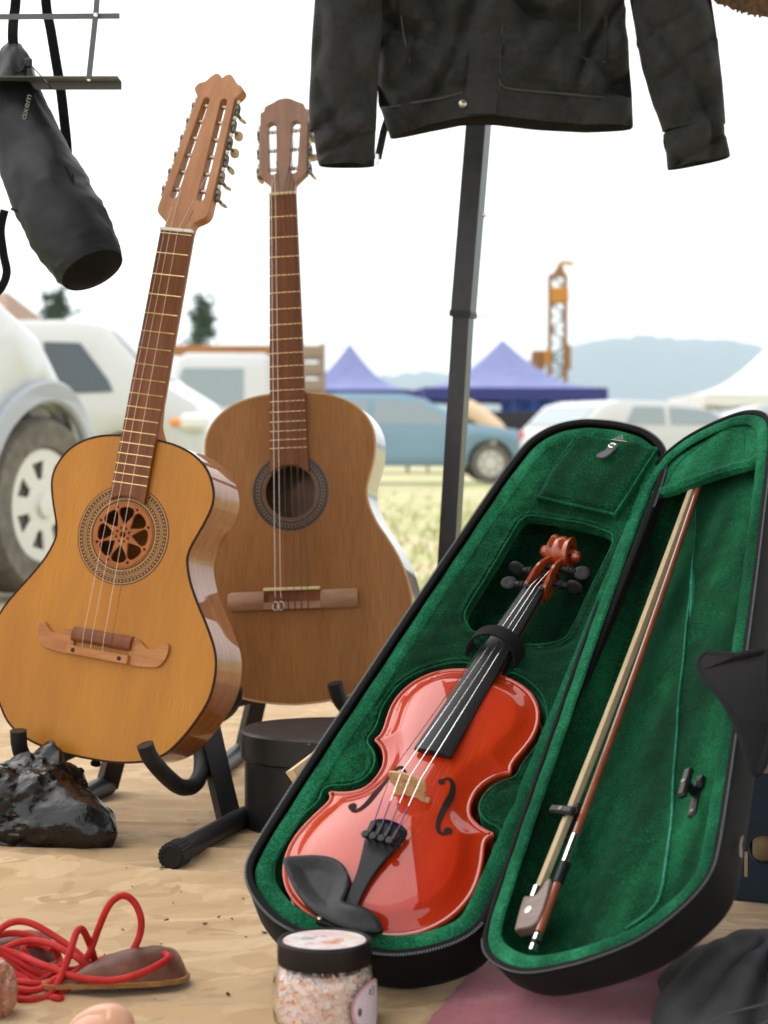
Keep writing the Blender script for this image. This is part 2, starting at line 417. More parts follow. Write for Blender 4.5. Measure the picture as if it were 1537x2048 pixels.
# --- stall
MT['rubber'] = mat('black_rubber', (.008, .008, .008), (.013, .0125, .012), scale=60, rough=.62, spec=.3, bump=.1, bscale=400)
MT['blackmetal'] = mat('black_powder_coated_steel', (.007, .007, .0075), (.012, .012, .0125), scale=40, rough=.45, spec=.4, bump=.05, bscale=500)
MT['polemetal'] = mat('worn_black_pole', (.016, .016, .017), (.026, .026, .027), scale=30, rough=.34, spec=.6, bump=.05, bscale=300)
MT['box'] = mat('scuffed_black_fibreboard', (.006, .0052, .005), (.013, .0115, .0108), scale=14, rough=.5, rough2=.38, spec=.5, bump=.12, bscale=90, fine=.25, fscale=60, fcol=(.024, .02, .018))
MT['chip'] = mat('bare_board_chip', (.5, .34, .2), rough=.8)
MT['bin'] = mat('black_polythene', (.0055, .0045, .004), (.0045, .0038, .0034), scale=22, ramp=(.42, .58), rough=.13, rough2=.36, spec=.6, bump=.6, bscale=60, bdetail=5, bdist=.004)
MT['plank'] = mat('raw_pine', (.50, .34, .19), (.62, .46, .28), scale=6, stretch=(1, 14, 14), rough=.7)
MT['red'] = mat('red_cord_sheath', (.36, .009, .009), (.45, .022, .018), scale=60, rough=.6, bump=.4, bscale=900, bdist=.0009, spec=.25)
MT['leather'] = mat('brown_worn_leather', (.085, .028, .015), (.235, .095, .050), c3=(.13, .045, .024), scale=34, ramp=(.3, .72), rough=.42, rough2=.6, bump=.3, bscale=120, bdist=.001)
MT['leather_e'] = mat('tan_leather_edge', (.24, .105, .025), (.33, .16, .05), scale=80, rough=.6)
MT['clay'] = mat('peach_clay', (.60, .30, .19), (.68, .38, .26), scale=20, rough=.4, coat=.2)
MT['copper'] = mat('crumpled_brown_leather', (.24, .095, .05), (.42, .19, .11), scale=24, rough=.38, coat=.3, bump=.3, bscale=60)
MT['mauve'] = mat('mauve_felt', (.21, .058, .074), (.29, .095, .112), scale=18, rough=.95, sheen=.25, sheent=(.8, .5, .55), bump=.5, bscale=600, bdist=.001, fine=.35, fscale=160, fcol=(.14, .03, .04))
MT['blackcloth'] = mat('washed_black_cotton', (.040, .040, .043), (.068, .068, .072), scale=16, rough=.9, spec=.25, sheen=.03, bump=.25, bscale=1100, bdist=.0005)
MT['jacket'] = mat('black_cotton_jacket', (.018, .0182, .019), (.036, .0362, .037), scale=9, rough=.85, spec=.25, sheen=.05, sheent=(.8, .8, .85), bump=.3, bscale=700, bdist=.0008, fine=.5, fscale=120, fcol=(.045, .045, .046))
MT['seam'] = mat('jacket_seam', (.085, .085, .085), rough=.85, spec=.2, bump=.6, bscale=700)
MT['bluebox'] = mat('dark_blue_painted_wood', (.004, .018, .036), (.006, .026, .050), scale=12, stretch=(1, 1, 6), rough=.5, fine=.5, fscale=26, fcol=(.012, .02, .028), bump=.1, bscale=40)
MT['oldwood'] = mat('worn_cream_wood', (.32, .20, .10), (.52, .38, .22), scale=30, rough=.75)
MT['paper'] = mat('aged_paper', (.20, .15, .105), (.30, .235, .17), scale=30, rough=.85)
MT['cream'] = mat('cream_card', (.72, .58, .42), rough=.8)
MT['ink'] = mat('black_ink', (.006, .006, .006), rough=.6)
MT['straw'] = mat('brown_straw', (.11, .055, .028), (.23, .125, .07), scale=30, stretch=(4, 4, 4), rough=.7)
MT['bag'] = mat('black_nylon_bag', (.0045, .0047, .0056), (.0105, .011, .0128), scale=12, rough=.4, rough2=.58, spec=.3, bump=.15, bscale=400, bdist=.0006)
MT['stand'] = mat('grey_music_stand_steel', (.11, .115, .13), rough=.45, spec=.5)
MT['lettering'] = mat('worn_white_lettering', (.16, .155, .14), rough=.8)
MT['canopy'] = mat('dark_canopy_cloth', (.03, .032, .04), rough=.9)
MT['galv'] = mat('galvanised_tube', (.34, .35, .37), rough=.45, metal=.5)
MT['glass'] = mat('clear_glass', (1, 1, 1), rough=.02, trans=1, ior=1.35, spec=.5)
MT['lid'] = mat('black_jar_lid', (.008, .0055, .0055), rough=.4, spec=.35)

def camo():
    m = bpy.data.materials.new('tan_camouflage_cloth'); m.use_nodes = True; n = m.node_tree; n.nodes.clear(); L = n.links.new
    out = n.nodes.new('ShaderNodeOutputMaterial'); b = n.nodes.new('ShaderNodeBsdfPrincipled'); L(b.outputs[0], out.inputs[0])
    tc = n.nodes.new('ShaderNodeTexCoord')
    def lay(prev, col, s, lo, hi, off, st=(1, 1, 1)):
        mp = n.nodes.new('ShaderNodeMapping'); mp.inputs['Location'].default_value = off; mp.inputs['Scale'].default_value = st; L(tc.outputs['Object'], mp.inputs[0])
        q = n.nodes.new('ShaderNodeTexNoise'); q.inputs['Scale'].default_value = s; q.inputs['Detail'].default_value = 2.5; q.inputs['Distortion'].default_value = .8
        L(mp.outputs[0], q.inputs['Vector'])
        mr = n.nodes.new('ShaderNodeMapRange'); mr.inputs['From Min'].default_value = lo; mr.inputs['From Max'].default_value = hi; L(q.outputs['Fac'], mr.inputs[0])
        mx = n.nodes.new('ShaderNodeMix'); mx.data_type = 'RGBA'; L(mr.outputs[0], mx.inputs[0])
        if isinstance(prev, tuple): mx.inputs[6].default_value = (*prev, 1)
        else: L(prev, mx.inputs[6])
        mx.inputs[7].default_value = (*col, 1); return mx.outputs[2]
    c = lay((.405, .262, .128), (.36, .226, .107), 9, .53, .55, (3, 1, 0), (1, 1.8, 1))
    c = lay(c, (.46, .315, .168), 11, .55, .57, (7, 4, 0), (1, 1.6, 1))
    c = lay(c, (.325, .20, .092), 13, .63, .645, (1, 9, 0), (1, 1.4, 1))
    c = lay(c, (.39, .245, .115), 30, .45, .9, (0, 0, 0))
    L(c, b.inputs['Base Color']); b.inputs['Roughness'].default_value = .88; b.inputs['Sheen Weight'].default_value = .1
    bp = n.nodes.new('ShaderNodeBump'); bp.inputs['Strength'].default_value = .25; bp.inputs['Distance'].default_value = .001
    q = n.nodes.new('ShaderNodeTexNoise'); q.inputs['Scale'].default_value = 500; L(tc.outputs['Object'], q.inputs['Vector']); L(q.outputs['Fac'], bp.inputs['Height']); L(bp.outputs[0], b.inputs['Normal'])
    return m
MT['camo'] = camo()

def rosette(name, rings, base, dark):
    """inlaid ring: pattern driven by radius and angle round the object origin"""
    m = bpy.data.materials.new(name); m.use_nodes = True; n = m.node_tree; n.nodes.clear(); L = n.links.new
    out = n.nodes.new('ShaderNodeOutputMaterial'); b = n.nodes.new('ShaderNodeBsdfPrincipled'); L(b.outputs[0], out.inputs[0])
    tc = n.nodes.new('ShaderNodeTexCoord'); sx = n.nodes.new('ShaderNodeSeparateXYZ'); L(tc.outputs['Object'], sx.inputs[0])
    def ma(op, a, bb=0.0, cc=0.0):
        q = n.nodes.new('ShaderNodeMath'); q.operation = op
        for k, v in ((0, a), (1, bb), (2, cc)):
            if isinstance(v, (int, float)): q.inputs[k].default_value = v
            else: L(v, q.inputs[k])
        return q.outputs[0]
    r = ma('SQRT', ma('ADD', ma('MULTIPLY', sx.outputs[0], sx.outputs[0]), ma('MULTIPLY', sx.outputs[1], sx.outputs[1])))
    a = ma('ARCTAN2', sx.outputs[1], sx.outputs[0]); tot = None
    for (r0, r1, kind, num) in rings:
        inr = ma('MULTIPLY', ma('GREATER_THAN', r, r0), ma('LESS_THAN', r, r1))
        if kind == 'line': v = inr
        elif kind == 'dash': v = ma('MULTIPLY', inr, ma('LESS_THAN', ma('SINE', ma('MULTIPLY', a, float(num))), .45))
        else:
            t = ma('MULTIPLY', ma('SUBTRACT', r, (r0+r1)/2), math.pi*2/(r1-r0))
            v = ma('MULTIPLY', inr, ma('GREATER_THAN', ma('ABSOLUTE', ma('MULTIPLY', ma('SINE', ma('ADD', ma('MULTIPLY', a, float(num)), t)), ma('SINE', ma('SUBTRACT', ma('MULTIPLY', a, float(num)), t)))), .34))
        tot = v if tot is None else ma('MAXIMUM', tot, v)
    mx = n.nodes.new('ShaderNodeMix'); mx.data_type = 'RGBA'; L(tot, mx.inputs[0]); mx.inputs[6].default_value = (*base, 1); mx.inputs[7].default_value = (*dark, 1)
    L(mx.outputs[2], b.inputs['Base Color']); b.inputs['Roughness'].default_value = .4; b.inputs['Coat Weight'].default_value = .1; b.inputs['Specular IOR Level'].default_value = .25
    return m

# --- background
MT['field'] = mat('dry_grass_field', (.55, .46, .31), (.36, .40, .15), c3=(.48, .44, .25), scale=.45, ramp=(.36, .6), detail=8, rough=.95, fine=.5, fscale=9, fcol=(.36, .30, .19))
MT['grass'] = mat('grass_blades', (.55, .47, .30), (.38, .42, .16), scale=.6, rough=.8)
MT['carwhite'] = mat('white_car_paint', (.54, .55, .56), rough=.4, coat=.8, coatr=.05)
MT['carwhite2'] = mat('warm_white_car_paint', (.50, .505, .50), rough=.4, coat=.8, coatr=.06)
MT['carblue'] = mat('pale_blue_car_paint', (.15, .265, .36), rough=.4, coat=.8, coatr=.06)
MT['carsilver'] = mat('silver_car_paint', (.36, .40, .42), rough=.35, metal=.2, coat=.6, coatr=.06)
MT['flare'] = mat('grey_plastic_trim', (.36, .385, .42), rough=.6)
MT['tyre'] = mat('tyre_rubber', (.10, .088, .075), (.17, .15, .125), scale=20, rough=.85)
MT['rim'] = mat('silver_wheel', (.62, .60, .57), rough=.4, metal=.35)
MT['carglass'] = mat('tinted_car_glass', (.055, .072, .085), rough=.12, spec=.6)
MT['carglass2'] = mat('pale_reflecting_car_glass', (.25, .30, .33), rough=.15, spec=.6)
MT['well'] = mat('wheel_well_dark', (.018, .014, .012), rough=.9)
MT['tail'] = mat('red_tail_lamp', (.42, .02, .025), rough=.25, coat=.5)
MT['amber'] = mat('amber_indicator', (.80, .26, .03), rough=.3)
MT['lampglass'] = mat('headlamp_glass', (.66, .66, .64), rough=.2)
MT['tentblue'] = mat('faded_blue_canopy', (.16, .18, .36), (.19, .21, .40), scale=2, rough=.85)
MT['tentband'] = mat('dark_blue_valance', (.03, .035, .17), rough=.85)
MT['tentwhite'] = mat('white_canopy', (.66, .65, .63), rough=.85)
MT['tentpole'] = mat('tent_pole', (.06, .06, .065), rough=.5)
MT['bluetarp'] = mat('bright_blue_tarp', (.045, .13, .62), (.10, .22, .70), scale=3, rough=.6)
MT['redcloth'] = mat('red_banner_cloth', (.72, .08, .07), rough=.8)
MT['darkcloth'] = mat('black_counter_cloth', (.028, .026, .03), rough=.9)
MT['tan'] = mat('tan_canvas_roll', (.62, .46, .30), rough=.85)
MT['rigy'] = mat('yellow_rig_paint', (.46, .19, .012), rough=.5)
MT['rigb'] = mat('rusty_brown_steel', (.24, .11, .035), rough=.7)
MT['rigg'] = mat('grey_rig_steel', (.13, .115, .105), rough=.6)
MT['lumber'] = mat('orange_lumber', (.33, .13, .03), (.42, .19, .06), scale=2, stretch=(.6, 6, 6), rough=.7)
MT['slat'] = mat('weathered_slats', (.27, .20, .145), rough=.8)
MT['roof'] = mat('brown_roof', (.26, .17, .115), (.32, .21, .15), scale=4, rough=.85)
MT['housewall'] = mat('cream_house_wall', (.58, .52, .43), rough=.9)
MT['leaf'] = mat('dark_foliage', (.030, .060, .030), (.055, .095, .045), scale=1.2, rough=.8)
MT['bark'] = mat('bark', (.10, .07, .045), rough=.9)
MT['hill'] = mat('forested_mountain', (.02, .045, .08), (.035, .065, .10), scale=.004, rough=1)
MT['skin'] = mat('skin', (.55, .33, .24), rough=.6)
MT['navy'] = mat('navy_clothes', (.016, .022, .045), rough=.9)
MT['peach'] = mat('peach_clothes', (.68, .46, .34), rough=.9)
MT['yellow'] = mat('yellow_cloth', (.80, .40, .03), rough=.7)
MT['dhair'] = mat('dark_hair', (.02, .016, .014), rough=.7)

# ================================================================== GUITARS
def mm(VF): return sc_(VF, .001)
def mirror_loop(half):
    h = np.array(half, float); return np.concatenate([h, (h*[-1, 1])[::-1][1:-1]])
def taper_slot(c0, v0, c1, v1, h0, h1, n=8):
    pts = []
    for i in range(n+1):
        a = -math.pi + math.pi*i/n; pts.append((c0+h0*math.cos(a), v0+h0*math.sin(a)))
    for i in range(n+1):
        a = math.pi*i/n; pts.append((c1+h1*math.cos(a), v1+h1*math.sin(a)))
    return pts
def disc(cx, cy, r, n=40): return [(cx+r*math.cos(2*math.pi*i/n), cy+r*math.sin(2*math.pi*i/n)) for i in range(n)]

def guitar(P):
    g = thing(P['name'], P['label'], 'guitar', mat4(P['R'], P['t']), 'acoustic guitars standing on the ground cloth')
    S, dep = P['S'], P['depth']; m = P['mats']
    loop = mirror_loop(catmull(P['half'], 7)); hc, hr = P['hole']
    def add(n, VF, mt, par=g, **k): return ob(n, mm(VF), mt, par, **k)
    # body
    add('soundboard', plate([offset(loop, -2.2), disc(0, hc, hr, 56)], -3, 0, 0), m['top'])
    bl = offset(loop, .3)
    n = len(bl); yb = bl[:, 1]
    side = []
    for z in (-1.2, -2.5, -dep*.5, -dep+3, -dep): side.append(np.c_[bl, np.full(n, z)])
    V = np.concatenate(side); F = []
    for k in range(4):
        for i in range(n): F.append((k*n+i, (k*n)+(i+1) % n, (k+1)*n+(i+1) % n, (k+1)*n+i)[::-1])
    add('body_side', (V, F), m['side'])
    add('back_plate', plate([offset(loop, -.5)], -dep-2.5, -dep+.5, .8), m['side'])
    add('edge_binding', plate([offset(loop, .9), offset(loop, -2.3)], -2.4, .35, .3), m['bind'])
    ro = add('rosette', mv(plate([disc(0, 0, P['ros'][1], 72), disc(0, 0, P['ros'][0], 72)], .1, .45), 0, 0, 0), m['ros']); ro.location = (0, hc/1000, 0)
    # neck, heel
    hwn, hwe = P['hw']; ye = hc+math.sqrt(P['end']**2-hwe**2)
    hw = lambda y: hwe+(hwn-hwe)*(y-ye)/(S-ye)
    ytop = P['half'][-1][1]
    secs = []; path = []
    for y in np.linspace(ytop-2, S+6, 14):
        d = 22-4*(y-ytop)/(S-ytop)
        if y < ytop+45: d += (dep-34)*max(0, (ytop+45-y)/45)**2.2
        w_ = hw(y)*(1 if y > ytop+25 else 1-.25*max(0, (ytop+25-y)/27)**1)
        secs.append([(hw(y), 1.2)]+[(w_*math.cos(a), -d*math.sin(a)) for a in np.linspace(.12, math.pi-.12, 9)]+[(-hw(y), 1.2)])
        path.append(y)
    V = []; F = []; k = len(secs[0])
    for y, s in zip(path, secs): V += [(a, y, b) for a, b in s]
    for i in range(len(secs)-1):
        for j in range(k): F.append((i*k+j, i*k+(j+1) % k, (i+1)*k+(j+1) % k, (i+1)*k+j))
    F.append(tuple(range(k))); F.append(tuple((len(secs)-1)*k+j for j in range(k)))
    fixn(add('neck', (np.array(V), F), m['neck']))
    # fingerboard with a hollowed end that follows the sound hole
    xs = np.linspace(hwe, -hwe, 13)
    fb = [(hwn, S), (hwe, ye)]+[(x, hc+math.sqrt(P['end']**2-x*x)) for x in xs[1:-1]]+[(-hwe, ye), (-hwn, S)]
    add('fingerboard', plate([fb], .5, 8.2, .5), m['board'])
    for k in range(P['fret0'], P['nfret']+1):
        y = S*2**(-k/12) if k else S-4
        s = hw(y)-.2
        prof = [(-.95, 0), (-.6, .75), (0, 1.0), (.6, .75), (.95, 0)]
        V = [(x, y+a, 8.15+b) for x in (-s, s) for a, b in prof]; q = len(prof)
        F = [(j, j+1, q+j+1, q+j) for j in range(q-1)]+[tuple(range(q))[::-1], tuple(range(q, 2*q))]
        fixn(add('fret', (np.array(V), F), m['fret']))
    add('nut', cbox(2*hwn+1.5, 4.5, 6.5, .8, (0, S+2, 8.0)), m['nut'])
    # headstock
    th = R_(P['hang']); H = Matrix.Translation((0, S+4, 6)) @ Matrix.Rotation(-th, 4, 'X')
    hl = mirror_loop(catmull(P['head'], 4) if P.get('hsm', True) else P['head'])
    slots = [taper_slot(s*P['slot'][0], P['slot'][1], s*P['slot'][2], P['slot'][3], P['slot'][4], P['slot'][5]) for s in (-1, 1)]
    hd = add('headstock', xf(plate([hl]+slots, -P['hth'], 0, .9), H), m['headm'])
    V0 = P['tv']
    edge = lambda v: np.interp(v, P['edge'][0], P['edge'][1])
    slc = lambda v: np.interp(v, [P['slot'][1], P['slot'][3]], [P['slot'][0], P['slot'][2]])
    for sgn in (-1, 1):
        vs_ = np.array(V0)
        p = [(sgn*(edge(v)+1.1), v, -9.5) for v in (vs_[0]-9, vs_[-1]+12)]
        add('tuner_plate', xf(sweep(p, [(-5.5, -1), (5.5, -1), (5.5, 1), (-5.5, 1)], up=(1, 0, 0)), H), MT['gear'])
        for q, v in enumerate(V0):
            e = edge(v); inn = slc(v)-P['slot'][4]-3
            add('string_post', xf(cyl((sgn*inn, v, -8.5), (sgn*(e-1), v, -8.5), 3.3 if P['hth'] > 17 else 3.6, 10), H), MT['nickel'] if P['hth'] > 17 else MT['bone'])
            tn = add('tuner', xf(merge(cyl((sgn*(e+1.5), v, -8.5), (sgn*(e+6.5), v, -8.5), 5.2, 12), cyl((sgn*(e+4.5), v-7.5, -9), (sgn*(e+4.5), v-7.5, -23), 2.3, 8),
                                       cbox(6, 12, 8, 1.2, (sgn*(e+4), v-6.5, -10.5))), H), MT['gear'])
            rr = random.Random(q*7+sgn*3+int(S)); a = rr.uniform(-1.2, 1.2)
            ell = ico(2); Vb = ell[0]*np.array([3.0, 7.4, 9.8])
            Mb = Matrix.Translation((sgn*(e+5.0), v-7.5, -30)) @ Matrix.Rotation(a, 4, 'Z') @ Matrix.Rotation(sgn*-.25, 4, 'Y')
            ob('tuner_button', mm(xf(xf((Vb, ell[1]), Mb), H)), MT['pearl'], tn)
            ob('post_cap', mm(xf(mv(sc_(ico(2), 3.6), sgn*(e+2.8), v+9.5, -7.5), H)), MT['bone'], tn)
    # strings
    for xn, xb, v, sd_, mt, r in P['strings']:
        a = np.array(H @ Vector((sd_*(slc(v)), v, -5.0)))
        end = (xb, -22, 9.0) if P['kind'] == 12 else (xb, -14, 9.5)
        pth = [a, (xn, S+2, 11.6), (xb, 0, 12.0), end]
        add('string', tube(np.array(pth, float), r, 5), mt)
    return g, add

g1, add1 = guitar(dict(name='twelve_string_guitar', kind=12, label='amber twelve-string guitar with long slotted headstock and carved flower sound hole, nearest the plastic bag',
    R=[[0.92982, 0.17159, -0.32557], [-0.34556, 0.10273, -0.93276], [-0.1266, 0.9798, 0.15482]], t=[-0.39688, 2.81644, 0.28433], S=590, depth=90,
    half=[(0, -172), (50, -170), (94, -161), (124, -146), (145, -122), (163, -92), (176, -62), (180, -35), (178, -8), (170, 15), (153, 43), (132, 73), (116, 100), (107, 125), (107, 140), (112, 156), (123, 184), (129.5, 210), (126, 233), (111, 258), (88, 275), (60, 285), (30, 289), (0, 290)],
    hole=(148, 46), ros=(48, 72), end=55, hw=(25.6, 28), fret0=0, nfret=17, hang=12, hth=18,
    head=[(22, 0), (22, 9), (25, 14), (36, 21), (41, 30), (40.5, 48), (36.5, 120), (31, 206), (31, 215), (36, 222), (39, 229), (34.5, 237), (25, 241), (19, 249), (12.5, 254.5), (6, 254), (0, 248)],
    edge=([0, 50, 210, 240], [40, 40.3, 31, 31]), slot=(21.5, 53, 14.2, 209, 5.6, 5.0), tv=[66, 94, 122, 150, 178, 204],
    strings=[(-17, -27, 66, -1, MT['string'], .30), (-8, -13, 122, -1, MT['string'], .30), (4, 6, 94, 1, MT['string'], .30), (12, 19, 66, 1, MT['dstring'], .3)],
    mats=dict(top=MT['spruce'], side=MT['gside'], bind=MT['binding'], neck=MT['mahog'], board=MT['rosewood'], fret=MT['brass'], nut=MT['bone'], headm=MT['mahog'],
              ros=rosette('flower_rosette_inlay', [(.0475, .0505, 'line', 0), (.0525, .0535, 'line', 0), (.0535, .0562, 'dash', 70), (.0562, .0572, 'line', 0), (.0572, .0636, 'x', 30), (.0636, .0646, 'line', 0), (.0646, .0672, 'dash', 74), (.0672, .0688, 'line', 0), (.0704, .0722, 'line', 0)], (.46, .21, .05), (.065, .03, .013)))))
pet = []
for k in range(8):
    a = math.pi/2+k*math.pi/4; c, s = math.cos(a), math.sin(a)
    pr = catmull([(15, 0), (20, 4.4), (27, 9.6), (33, 11.8), (38.2, 8.8), (40, 0), (38.2, -8.8), (33, -11.8), (27, -9.6), (20, -4.4)], 4, True)
    pet.append([(r*c-t*s, r*s+t*c) for r, t in pr])
    pet.append(disc(10.2*math.cos(a+.39), 10.2*math.sin(a+.39), 1.8, 10)); pet.append(disc(41.2*math.cos(a+.39), 41.2*math.sin(a+.39), 2.0, 10))
pet.append(disc(0, 0, 4.4, 20))
ins = ob('sound_hole_flower', mm(plate([disc(0, 0, 46.5, 64)]+pet, -2.2, 1.6, .5)), MT['insert'], g1); ins.location = (0, .148, 0)
wing = [(46, 3), (54, 5.5), (62, 2), (70, -4), (80, -5), (88, 0), (94, 6), (103, 6), (104.5, -4), (101, -17), (93, -27), (80, -30), (46, -30)]
for s in (-1, 1):
    add1('bridge_wing', plate([catmull([(s*x, y) for x, y in wing], 3, True)], .2, 4.6, .8), MT['bridge'])
add1('bridge_saddle', mv(sweep([(-47, 0, 0), (47, 0, 0)], [(-12, 0), (-12, 5), (-8, 9.5), (-2, 11.2), (4, 10.6), (8, 7), (9, 0)][::-1], up=(0, 0, 1)), 0, -4, .2), MT['rosewood'])
tb = add1('string_block', cbox(99, 13, 10, 1.2, (-2, -25, 5.2)), MT['bridge'])
for x in (-40, 34): ob('screw', mm(mv(lathe([(3.2, 0), (3.2, .7), (0, 1.0)], 14), x, -25, 10.0)), MT['ebony'], tb)
add1('end_button', xf(lathe([(5, 0), (5, 2), (8, 8), (6, 12), (0, 13)], 16), Matrix.Translation((0, -172, -45)) @ Matrix.Rotation(math.pi/2, 4, 'X')), MT['ebony'])

g2, add2 = guitar(dict(name='classical_guitar', kind=6, label='worn brown classical guitar with open sound hole standing behind the black lidded box',
    R=[[0.98442, -0.02756, -0.17365], [-0.16954, 0.1129, -0.97903], [0.04659, 0.99322, 0.10647]], t=[-0.1482, 3.23286, 0.32421], S=650, depth=94,
    half=[(0, -188), (48, -184), (92, -174), (125, -156), (155, -128), (179, -97), (191, -67), (196, -35), (194, -8), (186, 22), (174, 50), (158, 78), (142, 103), (130, 132), (127, 155), (131, 174), (139, 200), (143, 228), (140, 256), (125, 283), (98, 304), (66, 316), (33, 321), (0, 322)],
    hole=(158, 42.5), ros=(44, 64.5), end=44.5, hw=(22.4, 32), fret0=1, nfret=18, hang=10, hth=17.5 if False else 16,
    head=[(21, 0), (21, 12), (24, 18), (38, 32), (40, 40), (41, 138), (39.5, 147), (35, 150), (33.5, 157), (27, 161), (18, 165), (10, 169.5), (0, 171)],
    edge=([0, 200], [40, 41]), slot=(17.5, 40, 20.5, 121, 6.2, 7.2), tv=[46, 80, 114],
    strings=[(-18, -27, 46, -1, MT['string'], .5), (-11, -18, 80, -1, MT['string'], .45), (-4, -8, 114, -1, MT['dstring'], .5), (4, 5, 114, 1, MT['dstring'], .6), (11, 17, 80, 1, MT['dstring'], .6), (18, 27, 46, 1, MT['dstring'], .65)],
    mats=dict(top=MT['cedar'], side=MT['cside'], bind=MT['cbind'], neck=MT['cneck'], board=MT['rosewood'], fret=MT['brass'], nut=MT['bone_y'], headm=MT['cneck'],
              ros=rosette('grey_ring_inlay', [(.044, .0455, 'line', 0), (.0475, .0515, 'line', 0), (.0525, .0575, 'dash', 60), (.058, .063, 'line', 0)], (.16, .10, .06), (.045, .032, .024)))))
for s in (-1, 1):
    w = sweep([(s*47, -18, .2), (s*50, -18, .2), (s*103, -18, .2), (s*108, -18, .2)], [(-15.5, 0), (-15, 5), (-10, 8.5), (0, 9.6), (10, 8.5), (15, 5), (15.5, 0)], up=(0, 0, 1), scale=[.98, 1, 1, .82])
    fixn(add2('bridge_wing', w, MT['cbridge']))
add2('bridge_base', cbox(97, 33, 4.5, .8, (0, -17.5, 2.4)), MT['rosewood'])
add2('saddle', cbox(94, 5, 9, 1, (0, 0, 7.5)), MT['bone_y'])
tb2 = add2('string_block', cbox(95, 12, 8, 1, (0, -27, 5.5)), MT['cbridge'])
for x in (-32, -21, -10, 1, 12, 23): ob('string_slot', mm(cbox(1.6, 12.4, 1.0, 0, (x+4, -27, 9.2))), MT['dark_in'], tb2)
for x in (-27, -18):
    a = np.linspace(0, 2*math.pi, 16); ob('string_knot', mm(tube(np.c_[x+5*np.sin(a), -27+7*np.cos(a), 10+1.5*np.sin(a*2)], .6, 5, True)), MT['string'], tb2)

# ================================================================== VIOLIN
VR = [[0.88592, 0.42608, -0.18329], [-0.43903, 0.64283, -0.62771], [-0.14963, 0.63658, 0.75656]]; VT = [-0.03787, 1.93354, 0.08308]
vio = thing('violin', 'glossy red violin lying in the green velvet lined case', 'violin', mat4(VR, VT))
def addv(n, VF, mt, par=vio, **k): return ob(n, mm(VF), mt, par, **k)
segA = catmull([(0, 0), (20, .5), (40, 3), (60, 10), (78, 22), (92, 39), (100, 57), (103.5, 76), (102.5, 95), (98, 115), (92.5, 132), (90.5, 140), (91.5, 145.5), (95, 149.5)], 5)
segB = catmull([(95, 149.5), (93, 152.5), (84, 154.5), (74, 158), (64, 165), (58, 175), (55.5, 188), (56, 200), (60, 211), (67, 221), (74, 226.5), (79.5, 229.5)], 5)
segC = catmull([(79.5, 229.5), (79.5, 233), (77.5, 239), (78, 249), (81, 263), (83.5, 278), (83.5, 292), (80, 308), (72, 324), (58, 339), (40, 349), (20, 354.5), (0, 356)], 5)
vhalf = np.concatenate([segA, segB[1:], segC[1:]]); VOUT = mirror_loop(vhalf)
# smooth arching: membrane inflated over the outline (Poisson solution on a grid)
_gs = 2.0; _gx = np.arange(-112, 113, _gs); _gy = np.arange(-6, 363, _gs)
_GX, _GY = np.meshgrid(_gx, _gy); _in = inpoly(np.c_[_GX.ravel(), _GY.ravel()], VOUT).reshape(_GX.shape); _u = np.zeros(_GX.shape)
for _ in range(2600):
    _n = .25*(np.roll(_u, 1, 0)+np.roll(_u, -1, 0)+np.roll(_u, 1, 1)+np.roll(_u, -1, 1))+1.0
    _u = np.where(_in, _n, 0)
_u = np.sqrt(_u/_u.max())
for _ in range(6): _u = .2*(_u+np.roll(_u, 1, 0)+np.roll(_u, -1, 0)+np.roll(_u, 1, 1)+np.roll(_u, -1, 1))
def arch(P):
    P = np.asarray(P, float); fx = np.clip((P[:, 0]-_gx[0])/_gs, 0, len(_gx)-1.001); fy = np.clip((P[:, 1]-_gy[0])/_gs, 0, len(_gy)-1.001)
    i, j = fx.astype(int), fy.astype(int); a, b = fx-i, fy-j
    u = _u[j, i]*(1-a)*(1-b)+_u[j, i+1]*a*(1-b)+_u[j+1, i]*(1-a)*b+_u[j+1, i+1]*a*b
    d = dpoly(P, VOUT); s = np.clip((d-4)/22, 0, 1); s = s*s*(3-2*s)
    return 15.5*np.clip(u-.12, 0, 1)/.88*s-1.0*np.exp(-((d-4.5)/2.4)**2)-.9*np.exp(-(d/.8)**2)
tp = cdt(VOUT, [], 2.8, arch, [offset(VOUT, -q) for q in (.8, 1.8, 3.2, 5.0, 7.0)], 8.2)
addv('top_plate', tp, MT['varnish'])
addv('top_edge', wall(VOUT, np.full(len(VOUT), -3.8), np.full(len(VOUT), -1.2)), MT['edge'])
pf = offset(VOUT, -4.6); pf = .5*pf+.25*(np.roll(pf, 1, 0)+np.roll(pf, -1, 0)); addv('purfling', tube(np.c_[pf, arch(pf)+.05], .45, 5, True), MT['purfling'])
rib = offset(VOUT, -2.6); addv('ribs', wall(rib, -34.0, -3.6), MT['varnish_d'])
addv('back_plate', plate([VOUT], -38, -34, .8), MT['varnish_d'])
def arch1(x, y): return float(arch(np.array([[x, y]]))[0])
def conform(V, dz): V = np.array(V, float); return np.c_[V[:, :2], arch(V[:, :2])+dz]
